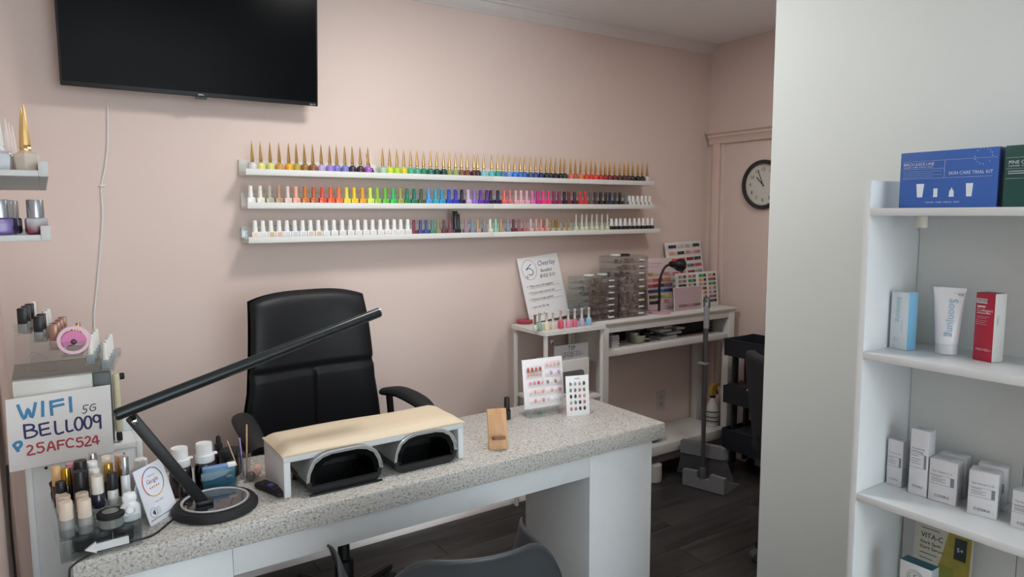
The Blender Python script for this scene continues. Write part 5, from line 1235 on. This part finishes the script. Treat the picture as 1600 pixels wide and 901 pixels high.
# top shelf
z = lv[0]; Xk = Xf + .035
A = Xp(1405, 300, Xk); B = Xp(1558, 300, Xk); A.z = B.z = z
h = Hx(A, 1405, 240) - z
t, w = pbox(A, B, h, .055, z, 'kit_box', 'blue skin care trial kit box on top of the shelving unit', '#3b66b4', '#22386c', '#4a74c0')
wt = mat('#dfe8f2', .5)
lettering(t, 'BIRCH JUICE LINE', wt, .0062, .007, h*.755, sx=.95); lettering(t, 'CLEANSER  TONER  AMPOULE  CREAM', wt, .0027, .007, h*.715, sx=.95)
fineprint(t, mat('#8fa9d8', .5), .007, w*.45, [h*(.645-.033*k) for k in range(4)])
lettering(t, 'SKIN CARE TRIAL KIT', wt, .0068, w*.52, h*.57, sx=.92)
for x0, x1, fz in ((.006, w*.47, .83), (.006, w*.47, .69), (.006, w-.012, .52), (w*.48, w-.004, .83)): MB().box(x0, x1, -.0005, -.0001, h*fz, h*fz+.0004).build('printed_line', wt, t)
MB().box(w*.475, w*.475+.0004, -.0005, -.0001, h*.52, h*.83).build('printed_line', wt, t)
for k in range(16):
    a = 2*PI*k/16; lettering(t, 'ROUND A ROUND OF'[k], wt, .0026, 0, 0, org=(w*.855 + .0155*math.sin(a), -.0008, h*.86 + .0155*math.cos(a)), u=(math.cos(a), 0, -math.sin(a)), v=(math.sin(a), 0, math.cos(a)), align='CENTER')
for fx, wt_, wb_, hh_, kk in ((.23, .0085, .0055, .030, 0), (.395, .0042, .0042, .019, 0), (.56, .0042, .0050, .014, 1), (.735, .0070, .0052, .028, 0)):
    x = w*fx; z0 = h*.155 + .004
    MB().prism([(x-wb_, z0), (x+wb_, z0), (x+wt_, z0+hh_), (x-wt_, z0+hh_)], -.0006, -.0001, 'y').build('printed_tube', wt, t)
    if kk: MB().prism([(x-.002, z0+hh_), (x+.002, z0+hh_), (x+.0012, z0+hh_+.005), (x-.0012, z0+hh_+.005)], -.0006, -.0001, 'y').build('printed_tube', wt, t)
lettering(t, 'CLEANSER   TONER   AMPOULE   CREAM', wt, .0027, w*.47, h*.085, align='CENTER')
A2 = Xp(1567, 300, Xk); A2.z = z; B2 = A2 + Vector((0, -.23, 0))
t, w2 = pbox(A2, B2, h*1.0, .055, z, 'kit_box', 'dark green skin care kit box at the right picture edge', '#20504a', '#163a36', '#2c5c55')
lettering(t, 'PINE CALMING CICA', wt, .0066, .007, h*.70); lettering(t, 'CLEANSER  TONER  CREAM', wt, .0030, .007, h*.655)
fineprint(t, wt, .007, .075, [h*.575, h*.54], .0012)
for fz in (.80, .62, .46): MB().box(.003, w2-.01, -.0005, -.0001, h*fz, h*fz+.0004).build('printed_line', wt, t)
# middle shelf
z = lv[1]
A = Zp(1389, 543, z); B = Zp(1416, 548, z); h = Hx(A, 1391, 455) - z
t, w = pbox(A, B, h, .034, z, 'product_box', 'tall white carton with blue side and vertical blue lettering', '#d3dde2', '#7db7d8', '#cbd9e0')
bl_ = mat('#8fb7d0', .5)
lettering(t, 'Soonjung', bl_, .0115, 0, 0, org=(w*.34, -.0007, h*.92), u=(0, 0, -1), v=(1, 0, 0))
MB().box(w*.66, w*.69, -.0006, -.0002, h*.30, h*.52).build('fine_print', mat('#b4bfc4', .5), t); fineprint(t, mat('#b4bfc4', .5), w*.2, w*.55, [h*.2, h*.17, h*.14])
c0 = Zp(1478, 552, z); h = Hx(c0, 1478, 449) - z
t = thing('cream_tube', 'white squeeze tube with vertical blue lettering standing on its cap', 'tube', (c0.x, c0.y, z+.0004), math.atan2(-1, .18))
def tubef(u, v):
    a = 2*PI*u; zz = .024 + (h-.024)*v
    rx_ = .0235 + .0105*v; ry_ = .0215*(1-v)**.8 + .0012
    return (rx_*math.cos(a), ry_*math.sin(a), zz)
b = MB().grid(tubef, 36, 16); bmesh.ops.remove_doubles(b.bm, verts=b.bm.verts, dist=1e-6); b.build('body', mat('#e3e6ea', .35), t, 60)
MB().box(-.034, .034, -.0016, .0016, h-.010, h, .0008).build('crimp', mat('#dfe3e7', .35), t)
MB().lathe([(.021, 0), (.0225, .001), (.0225, .022), (.0215, .0238)], 28, sx=1.02, sy=.95).build('cap', mat('#d3d8dc', .4), t)
tl_ = math.atan2(.0205, h-.03)
lettering(t, 'Soonjung', bl_, .0165, 0, 0, org=(.0040, -.0088, h*.84), u=(0, -.155, -.985), v=(1, 0, 0))
lettering(t, 'ETUDE', M['darkgrey'], .006, .004, h*.885, -.0042)
A = Zp(1519, 561, z); B = Zp(1549, 567, z); h = Hx(A, 1521, 456) - z
t, w = pbox(A, B, h, .036, z, 'product_box', 'tall red collagen carton with white side on the middle shelf', '#b3243f', '#d3d5d2', '#8f2033')
MB().box(w*.05, w*.60, -.0006, -.0001, h*.845, h*.915).build('white_label', mat('#d9cfd2', .5), t); lettering(t, 'ETUDE', M['ink'], .0055, w*.12, h*.865, -.0012)
MB().box(w*.10, w*.52, -.0006, -.0001, h*.785, h*.81).build('white_label', mat('#e2d5d8', .5), t)
wr_ = mat('#ecdfe1', .5)
lettering(t, 'Collagen', wr_, .0070, w*.10, h*.725); fineprint(t, wr_, w*.10, w*.8, [h*.697], .0016)
fineprint(t, mat('#d9a3ad', .5), w*.10, w*.75, [h*.65, h*.625]); fineprint(t, mat('#d9a3ad', .5), w*.18, w*.65, [h*.59, h*.563, h*.536]); fineprint(t, wr_, w*.10, w*.14, [h*.59, h*.563, h*.536], .0014)
lettering(t, 'MEDI-PEEL+', wr_, .0046, w*.15, h*.155)
lettering(t, 'Collagen', M['ink'], .0040, 0, 0, org=(w+.0007, .009, h*.68), u=(0, 0, -1), v=(0, 1, 0))
# lower shelf: white cartons
z = lv[2]; og2 = 'white serum cartons'
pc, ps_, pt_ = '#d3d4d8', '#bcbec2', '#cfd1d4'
ik = mat('#5b6068', .5); gy = mat('#77838a', .5)
def serum(a, b, top, depth, name1, name2, label):
    A = Zp(*a, z); B = Zp(*b, z); h = Hx(A, *top) - z
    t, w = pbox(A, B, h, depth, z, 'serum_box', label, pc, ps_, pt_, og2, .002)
    lettering(t, name1, ik, min(.0042, w*.085), w*.10, h*.70); lettering(t, name2, ik, min(.0042, w*.085), w*.10, h*.655) if name2 else None
    fineprint(t, ik, w*.10, w*.45, [h*.60])
    for fz in (.63, .42): MB().box(0.001, w*.80, -.0005, -.0001, h*fz, h*fz+.0004).build('printed_line', ik, t)
    fineprint(t, gy, w*.10, w*.60, [h*(.55-.035*k) for k in range(3)])
    MB().box(w*.78, w*.90, -.0006, -.0001, h*.42, h*.63).build('printed_bar', gy, t)
    lettering(t, 'COSRX', M['ink'], min(.0062, w*.11), w*.5, h*.12, align='CENTER', spacing=1.15)
    lettering(t, 'COSRX', ik, .005, 0, 0, org=(w*.5, depth*.35, h+.0008), v=(0, 1, 0), align='CENTER')
    for k in range(7): MB().box(w+.0001, w+.0005, depth*.15, depth*.85, h*(.12+.045*k), h*(.12+.045*k)+.0012).build('printed_line', gy, t)
    return t
serum((1384, 754), (1408, 762), (1386, 684), .026, 'The Retinol 0.5', '', 'smallest slim white carton at the left end of the lower shelf')
serum((1418, 769), (1447, 778), (1420, 668), .034, 'The 6 Peptide', 'Skin Booster', 'tallest white carton on the lower shelf')
serum((1449, 779), (1493, 792), (1451, 714), .040, 'The Vitamin C 13', '', 'boxy white carton right next to the tallest one')
serum((1463, 768), (1507, 780), (1465, 706), .034, 'The Vitamin C 13', '', 'white carton hidden directly behind the boxy one by the tallest')
serum((1510, 801), (1557, 813), (1512, 732), .040, 'The Vitamin C 23', '', 'larger boxy white carton in the right half of the lower shelf')
serum((1524, 789), (1571, 800), (1526, 723), .034, 'The Vitamin C 23', '', 'white carton directly behind the larger boxy one')
serum((1578, 822), (1625, 836), (1580, 764), .040, 'The Retinol 0.1', '', 'white carton cut by the right picture edge on the lower shelf')
# shelf below: vitamin mask sheet and teal-topped box
z = lv[3]
Xm_ = Xb - .05
A = Xp(1424, 860, Xm_); B = Xp(1516, 880, Xm_); A.z = B.z = z
t = thing('mask_packet', 'yellow and white vitamin serum mask packet standing on the lowest visible shelf', 'packet', (A.x, A.y, z+.0004), math.atan2(B.y-A.y, B.x-A.x), rx=-.05)
w = (B-A).length; h = Hx(A, 1424, 808) - z
MB().box(0, w, 0, .004, 0, h, .0015).build('sachet', mat('#bdbcae', .35), t)
MB().prism([(w*.45, .004), (w-.004, .004), (w-.004, h-.005), (w*.60, h-.005), (w*.50, h*.7), (w*.38, h*.45), (w*.40, h*.2)], -.0006, -.0001, 'y').build('yellow_print', mat('#958a3e', .35, var=.35, vs=35), t)
MB().box(w*.70, w*.90, -.0012, -.0007, h*.72, h*.93).build('dark_badge', mat('#2c3438', .4), t); lettering(t, '5+', wt, .010, w*.80, h*.80, -.0016, 'CENTER')
MB().box(w*.46, w*.72, -.0012, -.0007, h*.40, h*.62).build('green_bottle_print', mat('#7a8436', .35), t)
lettering(t, 'VITA-C', M['ink'], .0130, w*.12, h*.83, sx=.9); lettering(t, 'Dark Spot', M['ink'], .0080, w*.12, h*.77); lettering(t, 'Care Serum', M['ink'], .0080, w*.12, h*.72); fineprint(t, ik, w*.12, w*.42, [h*.67, h*.62], .0022); fineprint(t, ik, w*.12, w*.44, [h*.92], .002)
A = Xp(1405, 900, Xf+.05); B = Xp(1455, 910, Xf+.05); A.z = B.z = z
h = Hx(A, 1405, 872) - z
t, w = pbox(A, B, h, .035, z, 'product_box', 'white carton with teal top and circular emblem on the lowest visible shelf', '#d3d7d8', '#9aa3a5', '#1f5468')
for r_ in (.018, .013): MB().tube([(w*.5 + r_*math.cos(2*PI*i/28), -.0006, h-.032 + r_*math.sin(2*PI*i/28)) for i in range(25)], .0004, 5).build('emblem', ik, t)
lettering(t, '5', ik, .014, w*.5, h-.039, align='CENTER')
